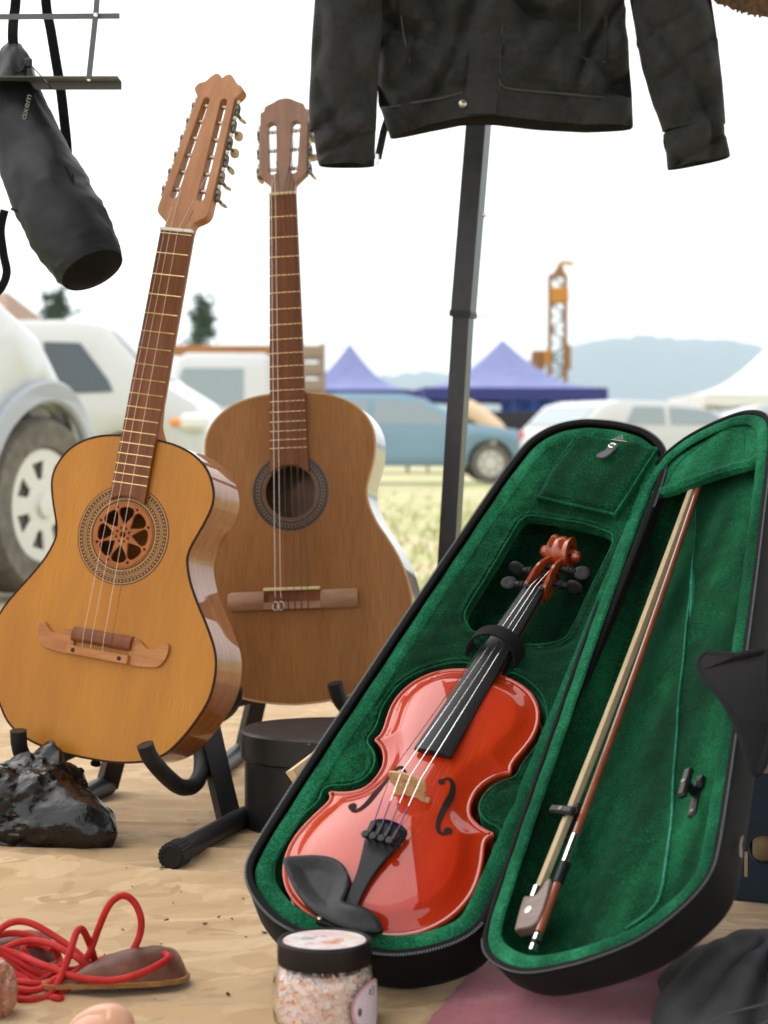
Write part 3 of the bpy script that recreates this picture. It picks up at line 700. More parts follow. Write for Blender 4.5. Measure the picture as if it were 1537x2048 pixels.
for s in (-1, 1):
    cl = catmull([(22.5, 188.5), (24.5, 192.8), (29, 193.5), (34, 189), (36.8, 180), (38, 168), (38.8, 156), (40, 144), (42.5, 134), (47, 127), (52.5, 126.5), (55, 131)], 6)
    tt = np.linspace(0, 1, len(cl)); rad = np.interp(tt, [0, .06, .14, .5, .86, .94, 1], [1.2, 1.3, 1.8, 3.5, 1.9, 1.4, 1.3])
    T = np.gradient(cl, axis=0); T /= np.linalg.norm(T, axis=1)[:, None]; N = np.stack([-T[:, 1], T[:, 0]], 1)
    A = cl+N*rad[:, None]; B = cl-N*rad[:, None]; n = len(cl)
    V = conform(np.concatenate([A, B])*[s, 1], .75); F = [(i, i+1, n+i+1, n+i) for i in range(n-1)]
    fo = addv('f_hole_patch', (V, F), MT['hole']); fixn(fo)  # dark patch laid over the plate; the hole's darkness is painted, nothing is cut
    for (cx, cy, r) in ((22.0, 187.5, 3.5), (54.5, 131.5, 4.6)):
        dd = np.array(disc(s*cx, cy, r, 18)+[(s*cx, cy)]); F = [(i, (i+1) % 18, 18) for i in range(18)]
        ob('f_hole_eye_patch', mm((conform(dd, .9), F)), MT['hole'], fo)
# neck and fingerboard
ztop = lambda y: 3.5+(485-y)*.080
hwf = lambda y: 12+(485-y)/270*9
ys = np.linspace(215, 485, 20); V = []; F = []; k = 11
for y in ys:
    w_ = hwf(y)
    for a in np.linspace(-1, 1, k-2): V.append((w_*a, y, ztop(y)-(1-math.sqrt(1-(a*.72)**2))*w_*.55))
    V.append((w_, y, ztop(y)-8.0)); V.append((-w_, y, ztop(y)-8.0))
for i in range(len(ys)-1):
    for j in range(k): F.append((i*k+j, i*k+(j+1) % k, (i+1)*k+(j+1) % k, (i+1)*k+j))
F += [tuple(range(k)), tuple((len(ys)-1)*k+j for j in range(k))]
fixn(addv('fingerboard', (np.array(V), F), MT['ebony']))
ys = np.linspace(352, 487, 10); V = []; F = []; k = 9
for y in ys:
    w_ = hwf(y)-.3; d = 17+(14*max(0, (372-y)/20) if y < 372 else 0)
    for a in np.linspace(0, math.pi, k): V.append((w_*math.cos(a), y, ztop(y)-7.5-d*math.sin(a)))
for i in range(len(ys)-1):
    for j in range(k): F.append((i*k+j, i*k+(j+1) % k, (i+1)*k+(j+1) % k, (i+1)*k+j))
F += [tuple(range(k)), tuple((len(ys)-1)*k+j for j in range(k))]
fixn(addv('neck', (np.array(V), F), MT['varnish_d']))
addv('nut', cbox(24, 4.5, 7, .8, (0, 486.5, 1.2)), MT['ebony'])
# peg box: two cheeks, floor and a spiral scroll
for s in (-1, 1):
    cheek = catmull([(488, 1.5), (500, 4), (512, 5), (528, 2.5), (544, -5), (553, -11), (553, -24), (540, -25), (515, -23), (488, -18)], 4, True)
    M = Matrix(((0, 0, s, 0), (1, 0, 0, 0), (0, 1, 0, 0), (0, 0, 0, 1)))
    VV, FF = plate([cheek], 0, 4.2, .7); VV = VV.copy(); xoff = 9.5-(VV[:, 0]-488)/65*4.5
    W = np.stack([s*(xoff+VV[:, 2]), VV[:, 0], VV[:, 1]], 1)
    fixn(addv('peg_box_cheek', (W, FF), MT['varnish_s']))
addv('peg_box_floor', cbox(16, 66, 5, 1, (0, 520, -21)), MT['varnish_d'])
sp = []; rr = []; wd = []
for t in np.linspace(0, 1, 46):
    a = -1.75+t*9.6; r = 17.5*(1-t)**.8+3.0
    sp.append((0, 563+r*math.cos(a+math.pi*.0), -16+r*math.sin(a))); wd.append(9.5+9.5*t**1.3); rr.append(3.6*(1-t)+2.6)
V = []; F = []
T, N, B = frames(np.array(sp), up=(0, 0, 1))
flt = [(-1, 1), (-.82, .98), (-.5, .55), (-.18, .92), (.18, .92), (.5, .55), (.82, .98), (1, 1)]; prof_s = flt+[(1, -.8), (-1, -.8)]; k = len(prof_s)
for i in range(len(sp)):
    nn = np.cross(T[i], [1, 0, 0]); c_ = np.array([0, 563, -16]); nn = nn if nn @ (np.array(sp[i])-c_) > 0 else -nn
    for (gx, gy) in prof_s: V.append(np.array(sp[i])+np.array([1, 0, 0])*wd[i]*gx+nn*rr[i]*gy)
for i in range(len(sp)-1):
    for j in range(k): F.append((i*k+j, i*k+(j+1) % k, (i+1)*k+(j+1) % k, (i+1)*k+j))
F += [tuple(range(k)), tuple((len(sp)-1)*k+j for j in range(k))]
fixn(addv('scroll', (np.array(V), F), MT['varnish_s'], ang=50))
for s in (-1, 1): addv('scroll_eye', xf(lathe([(7.0, -4), (7.0, 2), (5, 4.6), (0, 5.4)], 18), Matrix.Translation((s*19.5, 563, -16)) @ Matrix.Rotation(s*math.pi/2, 4, 'Y')), MT['varnish_d'])
for i, (s, y, rot) in enumerate(((-1, 499, .15), (1, 511, 1.25), (-1, 523, 1.2), (1, 535, .35))):
    z = -11
    pg = addv('peg', merge(cyl((-s*13, y, z), (s*20, y, z), 3.2, 12, 3.8), xf(lathe([(3.8, 0), (5.2, 1), (5.2, 3), (4, 4.2), (4.6, 6), (3.6, 8), (3.2, 11)], 16), Matrix.Translation((s*19, y, z)) @ Matrix.Rotation(s*math.pi/2, 4, 'Y'))), MT['ebony'])
    e = ico(3); Vh = e[0]*np.array([10.5, 9.2, 3.0]); Vh[:, 2] *= 1-.45*np.exp(-((Vh[:, 0]**2+Vh[:, 1]**2)/40))
    ob('peg_thumb', mm(xf((Vh, e[1]), Matrix.Translation((s*38, y, z)) @ Matrix.Rotation(rot, 4, 'X'))), MT['ebony'], pg)
# bridge with cut-outs
bo = catmull([(20.5, 0), (20.5, 3.5), (16, 5), (17.5, 9), (15.5, 12), (18, 15), (20.5, 18), (20.5, 24), (19.5, 29), (10, 33.5), (0, 35), (-10, 34.5), (-20, 31.5), (-20.5, 24), (-20.5, 18), (-18, 15), (-15.5, 12), (-17.5, 9), (-16, 5), (-20.5, 3.5), (-20.5, 0), (-12, 0), (-9, 3.5), (0, 5), (9, 3.5), (12, 0)], 3, True)
heart = [disc(-9.5, 19, 2.6, 12), disc(9.5, 19, 2.6, 12), disc(0, 24, 2.6, 12), disc(-13.5, 15, 1.7, 10), disc(13.5, 15, 1.7, 10)]
bz = arch1(0, 160)-.6
VV, FF = plate([bo]+heart, -2.2, 2.2, .35)
W = np.stack([VV[:, 0], 160-VV[:, 2]*(1.1-.6*VV[:, 1]/35)+VV[:, 1]*.05, bz-.9+VV[:, 1]], 1)
fixn(addv('bridge', (W, FF), MT['maple']))
# tailpiece with four fine tuners
th_ = mirror_loop(catmull([(0, 4), (6, 4), (8, 9), (7.5, 30), (9, 52), (13.5, 74), (19.5, 96), (21, 106), (19.5, 112), (10, 114.5), (0, 115)], 4))
slots = [[(x-1.6, 97), (x+1.6, 97), (x+1.6, 108), (x-1.6, 108)] for x in (-13.5, -4.6, 4.6, 13.5)]
zt = lambda y: 13+.155*y
tpv = plate([th_]+slots, -5, 0, 1.0); tv_ = tpv[0].copy(); tv_[:, 2] += zt(tv_[:, 1])-(tv_[:, 0]/21)**2*5*np.clip((tv_[:, 1])/60, .6, 1)
tpo = addv('tailpiece', (tv_, tpv[1]), MT['ebony'])
for x in (-13.5, -4.6, 4.6, 13.5):
    ft = ob('fine_tuner', mm(merge(mv(cbox(4.4, 15, 5, .8), x, 99, zt(99)+.5), cyl((x, 90, zt(90)-3), (x, 88.5, zt(88)+8), 1.4, 8))), MT['plastic'], tpo)
    ob('fine_tuner_screw', mm(xf(lathe([(3.9, 0), (4.1, .8), (4.1, 2.4), (3.4, 3.2), (0, 3.3)], 16), Matrix.Translation((x, 88.3, zt(88)+6.5)) @ Matrix.Rotation(.2, 4, 'X'))), MT['plastic'], ft)
addv('tail_gut', tube(np.array([(-3, 8, 12), (-3, -1, 3), (0, -3, -4), (3, -1, 3), (3, 8, 12)], float), 1.1, 6), MT['ebony'])
for xn, xb, xt in ((-8.2, -16.5, -13.5), (-2.8, -5.8, -4.6), (2.8, 5.4, 4.6), (8.2, 16.5, 13.5)):
    zb = bz+33.8-abs(xb)*.14
    py = {-8.2: (-4, 499), -2.8: (-3, 523), 2.8: (3, 535), 8.2: (4, 511)}[xn]
    p = [(py[0], py[1], -9), (xn, 486.5, 5.6), (xb, 161.6, zb+.5), (xt, 104, zt(104)+.6)]
    so = addv('string', tube(np.array(p, float), .48, 6), MT['steel'])
    a = np.array(p[2]); b = np.array(p[3]); ob('string_winding', mm(tube(np.array([a+(b-a)*.52, b]), .72, 6)), MT['winding'], so)
# chin rest, traced shape with a cupped plate and a clamp bar over the tail end
ch = catmull([(-90, 46), (-75, 55), (-55, 61.5), (-39, 61.5), (-25, 56), (-14.5, 46), (-9, 34), (-7, 24), (-4, 16), (18, 15.5), (33, 11), (43, 3), (46, -4), (37, -9), (17, -12), (-4, -10), (-32, -2), (-57, 13), (-76, 29)], 4, True)
def chz(P):
    d = dpoly(P, ch); z = 21+np.clip(d/16, 0, 1)**1.3*-5.0*np.exp(-((P[:, 0]+45)/48)**4)
    z = z+4.5*np.exp(-((P[:, 0]-10)/30)**2-((P[:, 1]-6)/9)**2)*np.clip(d/5, 0, 1)
    z = z+np.clip((P[:, 0]+14)/40, -1, .6)*2.0
    return z-1.6*np.exp(-(d/1.3)**2)
c1 = cdt(ch, [], 2.6, chz)
bot = (np.array(c1[0])*[1, 1, 0]+[0, 0, 1]*1, [f[::-1] for f in c1[1]])
zb_ = chz(np.array(ch))
cro = addv('chin_rest', merge(c1, wall(ch, zb_-5.5, zb_), (np.c_[c1[0][:, :2], chz(c1[0][:, :2])-5.5], [f[::-1] for f in c1[1]])), MT['ebony'])
for x in (-22, 20):
    ob('clamp_post', mm(merge(cyl((x, -6, 15), (x, -6, -38), 2.2, 10), cyl((x-4, -6, -34), (x+4, -6, -34), 3, 10))), MT['brass'], cro)
ob('clamp_plate', mm(cbox(54, 5, 8, 1.5, (-1, -7, 9))), MT['ebony'], cro)
addv('end_button', xf(lathe([(4, 0), (4, 3), (7, 7), (7, 11), (4, 14), (0, 14.5)], 16), Matrix.Translation((0, 0, -17)) @ Matrix.Rotation(math.pi/2, 4, 'X')), MT['ebony'])

# ================================================================== VIOLIN CASE
BR = [[0.89394, 0.40899, -0.18329], [-0.42661, 0.65114, -0.62771], [-0.13738, 0.63933, 0.75656]]; BT = [-0.03787, 1.93354, 0.08308]
LR = [[0.73591, 0.26871, -0.62148], [-0.56481, 0.74983, -0.3446], [0.3734, 0.60461, 0.70357]]; LT = [0.18034, 1.76791, 0.11034]
MB, ML = mat4(BR, BT), mat4(LR, LT)
case = thing('violin_case', 'open black violin case with green velvet lining propped up at a slant', 'case', MB)
MLB = MB.inverted() @ ML; MLm = MLB.copy(); MLm.translation = MLm.translation*1000
def addc(n, VF, mt, par=case, **k): return ob(n, mm(VF), mt, par, **k)
def addl(n, VF, mt, par=case, **k): return ob(n, mm(xf(VF, MLm)), mt, par, **k)
chalf = catmull([(0, -25), (35, -23), (66, -17), (94, -3), (117, 16), (129, 36), (132, 60), (131, 110), (127, 200), (121, 300), (114, 420), (106, 540), (99, 640), (94, 690), (88, 722), (76, 746), (58, 763), (34, 774), (0, 778)], 6)
COUT = mirror_loop(chalf)
def resample(L, sp):
    L = np.asarray(L); Q = np.concatenate([L, L[:1]]); s = np.r_[0, np.cumsum(np.linalg.norm(np.diff(Q, axis=0), axis=1))]
    n = int(s[-1]/sp); u = np.linspace(0, s[-1], n, endpoint=False); return np.stack([np.interp(u, s, Q[:, k]) for k in range(L.shape[1])], 1)
def smooth(L, k=2):
    for _ in range(k): L = .25*np.roll(L, 1, 0)+.5*L+.25*np.roll(L, -1, 0)
    return L
def shell(loop, levels):
    V = []; F = []; n = len(loop)
    for off, z in levels: V += [(p[0], p[1], z) for p in offset(loop, off)]
    for k in range(len(levels)-1):
        for i in range(n): F.append((k*n+i, (k+1)*n+i, (k+1)*n+(i+1) % n, k*n+(i+1) % n))
    return np.array(V), F
CL = resample(COUT, 9)
# outer shells
bs = shell(CL, [(-5, 4), (0, 3), (1.2, -2), (1.2, -44), (-1, -52), (-6, -58), (-13, -60)])
bp_ = plate([offset(CL, -12.6)], -61.2, -59.4)
addc('base_shell', merge(bs, bp_), MT['case'])
ls = shell(CL, [(-5, 1), (0, 0), (1.2, -4), (1.2, -28), (-2, -37), (-8, -43), (-16, -46)])
addl('lid_shell', merge(ls, plate([offset(CL, -15.6)], -47.2, -45.4)), MT['case'])
# piping along both edges, and a row of zip teeth
addc('rim_piping', sweep(np.c_[offset(CL, -2.6), np.full(len(CL), 4.6)], circ(4.2, 8, 2.6), True), MT['webbing'])
addl('rim_piping', sweep(np.c_[offset(CL, -1.6), np.full(len(CL), 1.6)], circ(3.0, 8, 2.2), True), MT['webbing'])
def teeth(off, z, skip):
    P = resample(offset(CL, off), 2.9); L = []
    q = offset(P, 1.0)-P
    for p, d in zip(P, q):
        if skip(p): continue
        a = math.atan2(d[1], d[0]); L.append(xf(cbox(2.6, 1.2, 1.1), Matrix.Translation((p[0], p[1], z)) @ rotz(a)))
    return merge(*L)
zt_ = addc('zip_teeth', teeth(.9, 6.4, lambda p: p[0] > 60 and 40 < p[1] < 640), MT['zip'], smooth=False); zt_['kind'] = 'stuff'
zl_ = addl('zip_teeth', teeth(.7, 2.6, lambda p: p[0] < -60 and 40 < p[1] < 640), MT['zip'], smooth=False); zl_['kind'] = 'stuff'
# velvet lining of the base with the violin-shaped well and the scroll well
ca, sa = math.cos(R_(1.1)), math.sin(R_(1.1))
Vb = np.stack([VOUT[:, 0]*ca+VOUT[:, 1]*sa, -VOUT[:, 0]*sa+VOUT[:, 1]*ca], 1)
well = smooth(resample(offset(resample(Vb, 4), 7.0), 4), 3)
swell = resample(catmull([(-53, 440), (-42, 418), (-28, 409), (30, 407), (52, 411), (66, 422), (71, 440), (70, 500), (69, 570), (66, 588), (56, 597), (12, 602), (-36, 602), (-47, 594), (-49, 578), (-50, 520)], 6, True), 4)
inner = offset(CL, -7)
def linz(P):
    dr = dpoly(P, inner); dw = np.minimum(dpoly(P, well), dpoly(P, swell))
    z = -3.0+4.0*(1-np.exp(-dw/14))-5.0*np.exp(-(dw/2.6)**2)+1.8*np.exp(-((dw-5)/2.6)**2)-1.2*np.exp(-((dw-11)/2.2)**2)-7.0*np.exp(-(dr/8)**2)
    neck = np.exp(-((P[:, 0]-7)/20)**4)*((P[:, 1] > 340) & (P[:, 1] < 440))
    return z-15*neck+.6*np.sin(P[:, 0]*.11+P[:, 1]*.05)+.5*np.sin(P[:, 1]*.17-P[:, 0]*.06)
addc('base_lining', cdt(inner, [well, swell], 4.2, linz), MT['velvet'])
addc('violin_well', merge(wall(well, -54.0, linz(well), True), plate([offset(well, .5)], -56, -54)), MT['velvet'])
addc('scroll_well', merge(wall(swell, -13.0, linz(swell), True), shell(swell, [(0, -13), (26, -13), (26, -54.2)]), plate([offset(swell, 26.5)], -56.2, -54.2)), MT['velvet'])
br_ = resample(COUT, 7); brl = np.c_[smooth(offset(br_, -17), 2), np.full(len(br_), -1.2)]; brl[:, 2] += .4*np.sin(brl[:, 1]*.09)+.3*np.sin(brl[:, 0]*.21)
addc('padded_border', sweep(brl, circ(9.5, 12, 4.6), True), MT['velvet_l'])  # lighter velvet carries the bright rim band in its colour
for lp0 in (well, swell): addc('well_edge', tube(np.c_[offset(lp0, 1.6), linz(offset(lp0, 4.5))-.6], 1.1, 6, True), MT['velvet_l'])
# accessory pocket flap with a leather tab and stud
pk = resample(catmull([(-30, 741), (-33, 735), (-38.5, 690), (-38, 628), (-34, 624), (20, 619), (58, 616), (62, 620), (68, 690), (71.5, 733), (68, 739), (20, 741.5)], 4, True), 4)
pko = addc('pocket_flap', merge(cdt(pk, [], 5, lambda P: 13.5-5.5*np.exp(-(dpoly(P, pk)/3.2)**2)+1.2*np.sin(P[:, 1]*.05)), wall(pk, -1, 8.0)), MT['velvet'])
ob('flap_edge', mm(tube(np.c_[offset(pk, -1.0), np.full(len(pk), 9.2)], 1.6, 6, True)), MT['velvet_l'], pko)
tab = catmull([(18, 728), (24, 728), (27, 722), (25, 712), (23, 703), (19, 697), (13, 696), (9, 700), (11, 706), (15, 713), (16, 722)], 4, True)
tbo = ob('pull_tab', mm(plate([tab], 14.5, 17.5, .6, zf=lambda x, y: np.clip((715-y)/14, 0, 2)*2.2)), MT['leather_k'], pko)
ob('stud', mm(mv(lathe([(4.6, 0), (4.6, 1.2), (3.6, 2.0), (3.0, 1.4), (0, 1.5)], 20), 21, 722, 17.3)), MT['silver'], tbo)
addc('metal_clasp', plate([[(12, 739), (33, 739), (27, 744), (23, 750), (18, 744)]], 10.5, 12, .3), MT['silver'])
# velvet loop over the neck
pth = catmull([(-27, 380, -6), (-25, 384, 8), (-15, 389, 21), (2, 392, 26), (20, 390, 23), (32, 384, 12), (34, 378, -2), (30, 372, -12)], 5)
addc('neck_strap', sweep(pth, [(-10, -1.2), (10, -1.2), (10, 1.2), (-10, 1.2)], up=(-1, 0, .3)), MT['webbing'])
# lid lining
lin = offset(CL, -13)
crease = catmull([(-32, 690), (-18, 590), (0, 450), (17, 312), (30, 215), (40, 135), (44, 73), (36, 50), (14, 36)], 6)
def crx(y): return np.interp(y, crease[::-1][:, 1], crease[::-1][:, 0])
def lidz(P):
    d = dpoly(P, lin); z = -42+37*np.exp(-(d/4.5)**2)-1.5*np.exp(-(d/1.0)**2)
    dx = P[:, 0]-crx(P[:, 1]); right = np.clip(dx/70, 0, 1)
    z = np.maximum(z, -42+5*np.clip((P[:, 0]+70)/60, 0, 1)+right*9)
    dc = dpoly(P, crease, False); z += 4.2*np.exp(-(dc/4.0))*np.where(dx < 0, 1, .8)
    z += 1.2*np.sin(P[:, 0]*.05+P[:, 1]*.021)+.8*np.sin(P[:, 1]*.045-P[:, 0]*.08)
    return z
addl('lid_lining', cdt(lin, [], 5, lidz), MT['velvet'])
rl = np.c_[smooth(offset(resample(COUT, 7), -11.5), 2), np.zeros(len(resample(COUT, 7)))]
rl[:, 2] = .3*np.sin(rl[:, 1]*.11)+.2*np.sin(rl[:, 0]*.3)
addl('lid_edge_roll', sweep(rl, circ(7.8, 10, 3.6), True), MT['velvet_l'])
addl('lining_crease', tube(np.c_[crease, lidz(crease)+.2], np.interp(np.linspace(0, 1, len(crease)), [0, .2, 1], [.3, 1.3, 1.6]), 6), MT['velvet_w'])
wp = np.array(catmull([(-14, 560), (-9, 530), (-4, 500), (0, 470)], 5)); addl('worn_patch', tube(np.c_[wp, lidz(wp)-.2], np.interp(np.linspace(0, 1, len(wp)), [0, .3, .8, 1], [.6, 3.4, 2.2, .5]), 6), MT['velvet_w'])
tops = lin[lin[:, 1] > 672]; tops = tops[np.argsort(np.arctan2(tops[:, 1]-640, tops[:, 0]))]
lp = np.concatenate([tops, catmull([(-66, 690), (-48, 682), (0, 677), (40, 670), (66, 664), (78, 668)], 5)])
lp = resample(lp, 4)
def lpz(P):
    lowe = P[:, 1]-np.interp(P[:, 0], [-66, -48, 0, 40, 66, 78], [690, 682, 677, 670, 664, 668])
    return -4+3.5*np.exp(-((lowe-4)/6)**2)+1.8*np.sin(P[:, 0]*.07)*np.sin(P[:, 1]*.06)-3*np.exp(-(dpoly(P, lp)/2.5)**2)
addl('bow_pocket', merge(cdt(lp, [], 4, lpz), wall(lp, -12.0, lpz(lp))), MT['velvet_l'])
seam = np.array(catmull([(-57, 700), (-50, 725), (-30, 748), (0, 757), (30, 750), (48, 728), (54, 690)], 6)); addl('pocket_seam', tube(np.c_[seam, lpz(seam)+.3], .8, 5), MT['velvet_l'])
# turn-button bow clips
def bowclip(cx, cy, rot, z):
    Mx = Matrix.Translation((cx, cy, z)) @ rotz(rot)
    o = addl('bow_clip', xf(merge(cbox(10, 36, 7, 2.2, (0, 0, 8)), cyl((0, 0, -8), (0, 0, 6), 4.5, 12)), Mx), MT['plastic'])
    M2 = MLm @ Mx
    ob('clip_base', mm(xf(merge(cbox(11, 48, 4, 1.5, (2, -6, -8)), cbox(9, 16, 6, 1.5, (7, 8, -4))), MLm @ Matrix.Translation((cx, cy, z)))), MT['plastic'], o)
    for q in ((0, 0, 11.4), ): ob('clip_screw', mm(xf(mv(lathe([(2.6, 0), (2.6, .6), (1.2, .3), (0, .2)], 12), *q), M2)), MT['gear'], o)
    for q in ((8, 10, -.9), (2, -25, -5.9)): ob('clip_screw', mm(xf(mv(lathe([(2.4, 0), (2.4, .7), (1.1, .3), (0, .2)], 12), *q), MLm @ Matrix.Translation((cx, cy, z)))), MT['gear'], o)
bowclip(62, 186, -.06, -24)
bowclip(-83, 197, 1.15, -16)
# hinge cloth between the two halves
hp = []
for y in np.linspace(70, 575, 14):
    xb = np.interp(y, chalf[:, 1], chalf[:, 0]); a = np.array([xb+1, y, -6]); b = np.array(MLm @ Vector((-np.interp(y+18, chalf[:, 1], chalf[:, 0])-1, y+18, -6)))
    hp += [a, (a+b)/2-np.array([0, 0, 7]), b]
F = []
for i in range(13):
    for j in range(2): F.append((i*3+j, i*3+j+1, (i+1)*3+j+1, (i+1)*3+j))
addc('hinge_cloth', (np.array(hp), F), MT['case'])
# flap that closes over the neck end, folded across the lid edge
fl = resample(catmull([(66, 332), (72, 341), (92, 330), (114, 317), (135, 315), (146, 312), (152, 260), (158, 205), (156, 150), (146, 172), (133, 206), (118, 240), (104, 263), (88, 286), (74, 308)], 4, True), 4)
flz = lambda x, y: 6-np.clip((x-118)/40, 0, 1.2)**2*16+2*np.sin(y*.05)
fo = addl('cover_flap', plate([fl], 0, 2.6, .4, zf=flz), MT['case'])
bd = np.c_[fl, flz(fl[:, 0], fl[:, 1])+1.4]; ob('flap_binding', mm(xf(sweep(bd, circ(4.0, 8, 2.4), True), MLm)), MT['webbing'], fo)
fr = []
rg = random.Random(4)
for i in range(5):
    b0 = np.array([136, 92+i*2.0, -24]); fr.append(tube(np.array([b0, b0+[3, -9, 6], b0+[4+rg.uniform(-2, 4), -20-rg.uniform(0, 12), 4+rg.uniform(-3, 3)]]), .4, 5))
addl('frayed_thread', merge(*fr), MT['paper'])

# ------------------------------------------------------------------ bow
bow = thing('violin_bow', 'violin bow with pale horsehair clipped inside the case lid', 'bow', ML)
def addw(n, VF, mt, par=bow): return ob(n, mm(VF), mt, par)
sx_ = lambda y: -78+(y-20)*62/649
def bz_(y): return -14-4*math.sin((y-40)/700*math.pi)
ysb = np.linspace(44, 752, 30)
addw('stick', tube(np.array([(sx_(y), y, bz_(y)) for y in ysb]), np.linspace(4.3, 3.0, 30), 10), MT['pernam'])
hx = lambda y: -93+(y-100)*69/575
ysh = np.linspace(92, 742, 20)
addw('hair_ribbon', sweep(np.array([(hx(y)+.0, y, bz_(y)) for y in ysh]), [(-3.0, -3.5), (3.0, -3.5), (3.0, 3.5), (-3.0, 3.5)], up=(0, 0, 1)), MT['hair'])
hs_ = []
for k in range(9):
    dz = -4+k; hs_.append(tube(np.array([(hx(y)-3+k*.75+.2*math.sin(k*2.1+y*.02), y, bz_(y)+3.6) for y in ysh]), .35, 4))
ho = addw('hair_strand', merge(*hs_), MT['hair']); ho['kind'] = 'stuff'
addw('tip', plate([[(sx_(742)-3, 728), (sx_(742)+3, 728), (sx_(752)+3, 758), (hx(742)-3, 752), (hx(742)-2, 740)]], -18, -10, .8), MT['pernam'])
fz = [(-76, 54), (-73, 100), (-79, 106), (-83, 97), (-88, 90), (-95, 90), (-104, 91), (-104, 55), (-100, 51)]
fg = addw('frog', plate([catmull(fz, 3, True)], -20, -8, 1.2), MT['frogw'])
ob('pearl_dot', mm(mv(lathe([(4.2, 0), (4.2, .5), (0, .8)], 20), -92, 72, -7.8)), MT['bone'], fg)
ob('ferrule', mm(xf(sweep(np.array([(0, -6, 0), (0, 7, 0)], float), circ(6.0, 12, 6.5), up=(0, 0, 1)), Matrix.Translation((hx(97), 96, -14)) @ rotz(-.11))), MT['silver'], fg)
addw('silver_winding', tube(np.array([(sx_(y), y, bz_(y)) for y in (128, 140, 152, 163)]), 4.9, 12), MT['silver'])
addw('leather_grip', tube(np.array([(sx_(y), y, bz_(y)) for y in (103, 112, 120, 128)]), 5.3, 12), MT['ebony'])
for a, b, m_ in ((22, 29, 'silver'), (29, 34, 'ebony'), (34, 41, 'silver')): addw('screw_button', tube(np.array([(sx_(y), y, bz_(y)) for y in (a, b)]), 4.6, 12), MT[m_])

# ================================================================== GROUND
fld = ob('field', grid(24, 24, lambda u, v: ((u-.5)*9000, -400+v*v*9000, -.02)), MT['field'], smooth=False); fld['kind'] = 'structure'
def hcloth(X, Y):
    X = np.asarray(X, float); Y = np.asarray(Y, float)
    z = .0056*vnoise(X*4, Y*17, 3, 2, 1.0)+.0008*vnoise(X*24, Y*60, 5, 2, 1.0)
    r1 = np.clip(1-np.abs(vnoise(X*3+.8*np.sin(Y*5), Y*16, 21, 2, 1.0))*5, 0, 1); r2 = np.clip(1-np.abs(vnoise(X*7+Y*6, Y*24, 33, 2, 1.0))*6, 0, 1)
    z = z+.0066*r1**1.4+.0034*r2**1.3
    A = np.array([-.95, 2.79]); B = np.array([.02, 2.245]); d = (B-A)/np.linalg.norm(B-A); nrm = np.array([d[1], -d[0]])   # towards the camera
    px, py = X-A[0], Y-A[1]; s = (px*d[0]+py*d[1])/np.linalg.norm(B-A); q = -(px*-nrm[0]+py*-nrm[1])
    q = px*nrm[0]+py*nrm[1]; q = -q if nrm[1] > 0 else q
    q = q+.012*np.sin(s*9)
    env = np.clip((1.06-s)/.25, 0, 1)
    z = z+env*(.052-.024*np.clip(s, 0, 1))*np.where(q > 0, np.exp(-np.abs(q/.085)**1.4), np.exp(-(q/.011)**2))
    for (cx, cy, r, h) in ((.05, 2.03, .20, .018), (.33, 1.93, .22, .032), (.30, 2.3, .3, .01)):
        z = z+h*np.exp(-(((X-cx)**2+(Y-cy)**2)/r**2)**1.5)
    k = np.sin(X*21+Y*38+2*np.sin(X*9)); z = z+.0016*np.abs(k)*np.clip((2.5-Y)*3, 0, 1)
    return z
def hc(x, y): return float(hcloth(np.array([x]), np.array([y]))[0])
xs = np.linspace(-1.15, 1.05, 300); ysg = np.concatenate([np.linspace(1.45, 2.9, 270), np.linspace(2.91, 4.3, 90)])
GX, GY = np.meshgrid(xs, ysg); GZ = hcloth(GX, GY)+.004
nx = len(xs); F = [(j*nx+i, j*nx+i+1, (j+1)*nx+i+1, (j+1)*nx+i) for j in range(len(ysg)-1) for i in range(nx-1)]
cloth = ob('ground_cloth', (np.stack([GX.ravel(), GY.ravel(), GZ.ravel()], 1), F), MT['camo'], ang=180)
tag(cloth, 'wrinkled tan camouflage cloth spread over the ground', 'cloth')
rg = random.Random(11); L = []
for i in range(38):
    x, y = rg.uniform(-.33, .02), rg.uniform(1.95, 2.45); r = rg.choice([.0008, .0009, .0012, .0012, .0016, .0024])
    L.append(xf(hull([(rg.gauss(0, r), rg.gauss(0, r), abs(rg.gauss(0, r*.8))) for _ in range(9)]), Matrix.Translation((x, y, hc(x, y)+.0045))))
cr_ = ob('dirt_crumbs', merge(*L), MT['bark'], smooth=False); cr_['kind'] = 'stuff'; cr_['label'] = 'dark crumbs of dirt scattered on the tan cloth'
# mauve felt
mloop = [(1000, 1946), (938, 1966), (928, 1985), (905, 1998), (880, 2018), (862, 2032), (840, 2056), (820, 2085), (1500, 2085), (1480, 1950), (1240, 1935)]
ml = resample(np.array([gnd(x, y, .02)[:2] for x, y in mloop]), .006)
jit = np.random.RandomState(2); ml = ml+jit.normal(0, .0011, ml.shape)
mz = lambda P: hcloth(P[:, 0], P[:, 1])+.0095+.002*vnoise(P[:, 0]*20, P[:, 1]*26, 9, 2)-.004*np.exp(-(dpoly(P, ml)/.004)**2)
mo = ob('mauve_felt', merge(cdt(ml, [], .009, mz), wall(ml, mz(ml)-.006, mz(ml))), MT['mauve'], ang=180)
tag(mo, 'mauve felt blanket under the violin case lid', 'blanket')

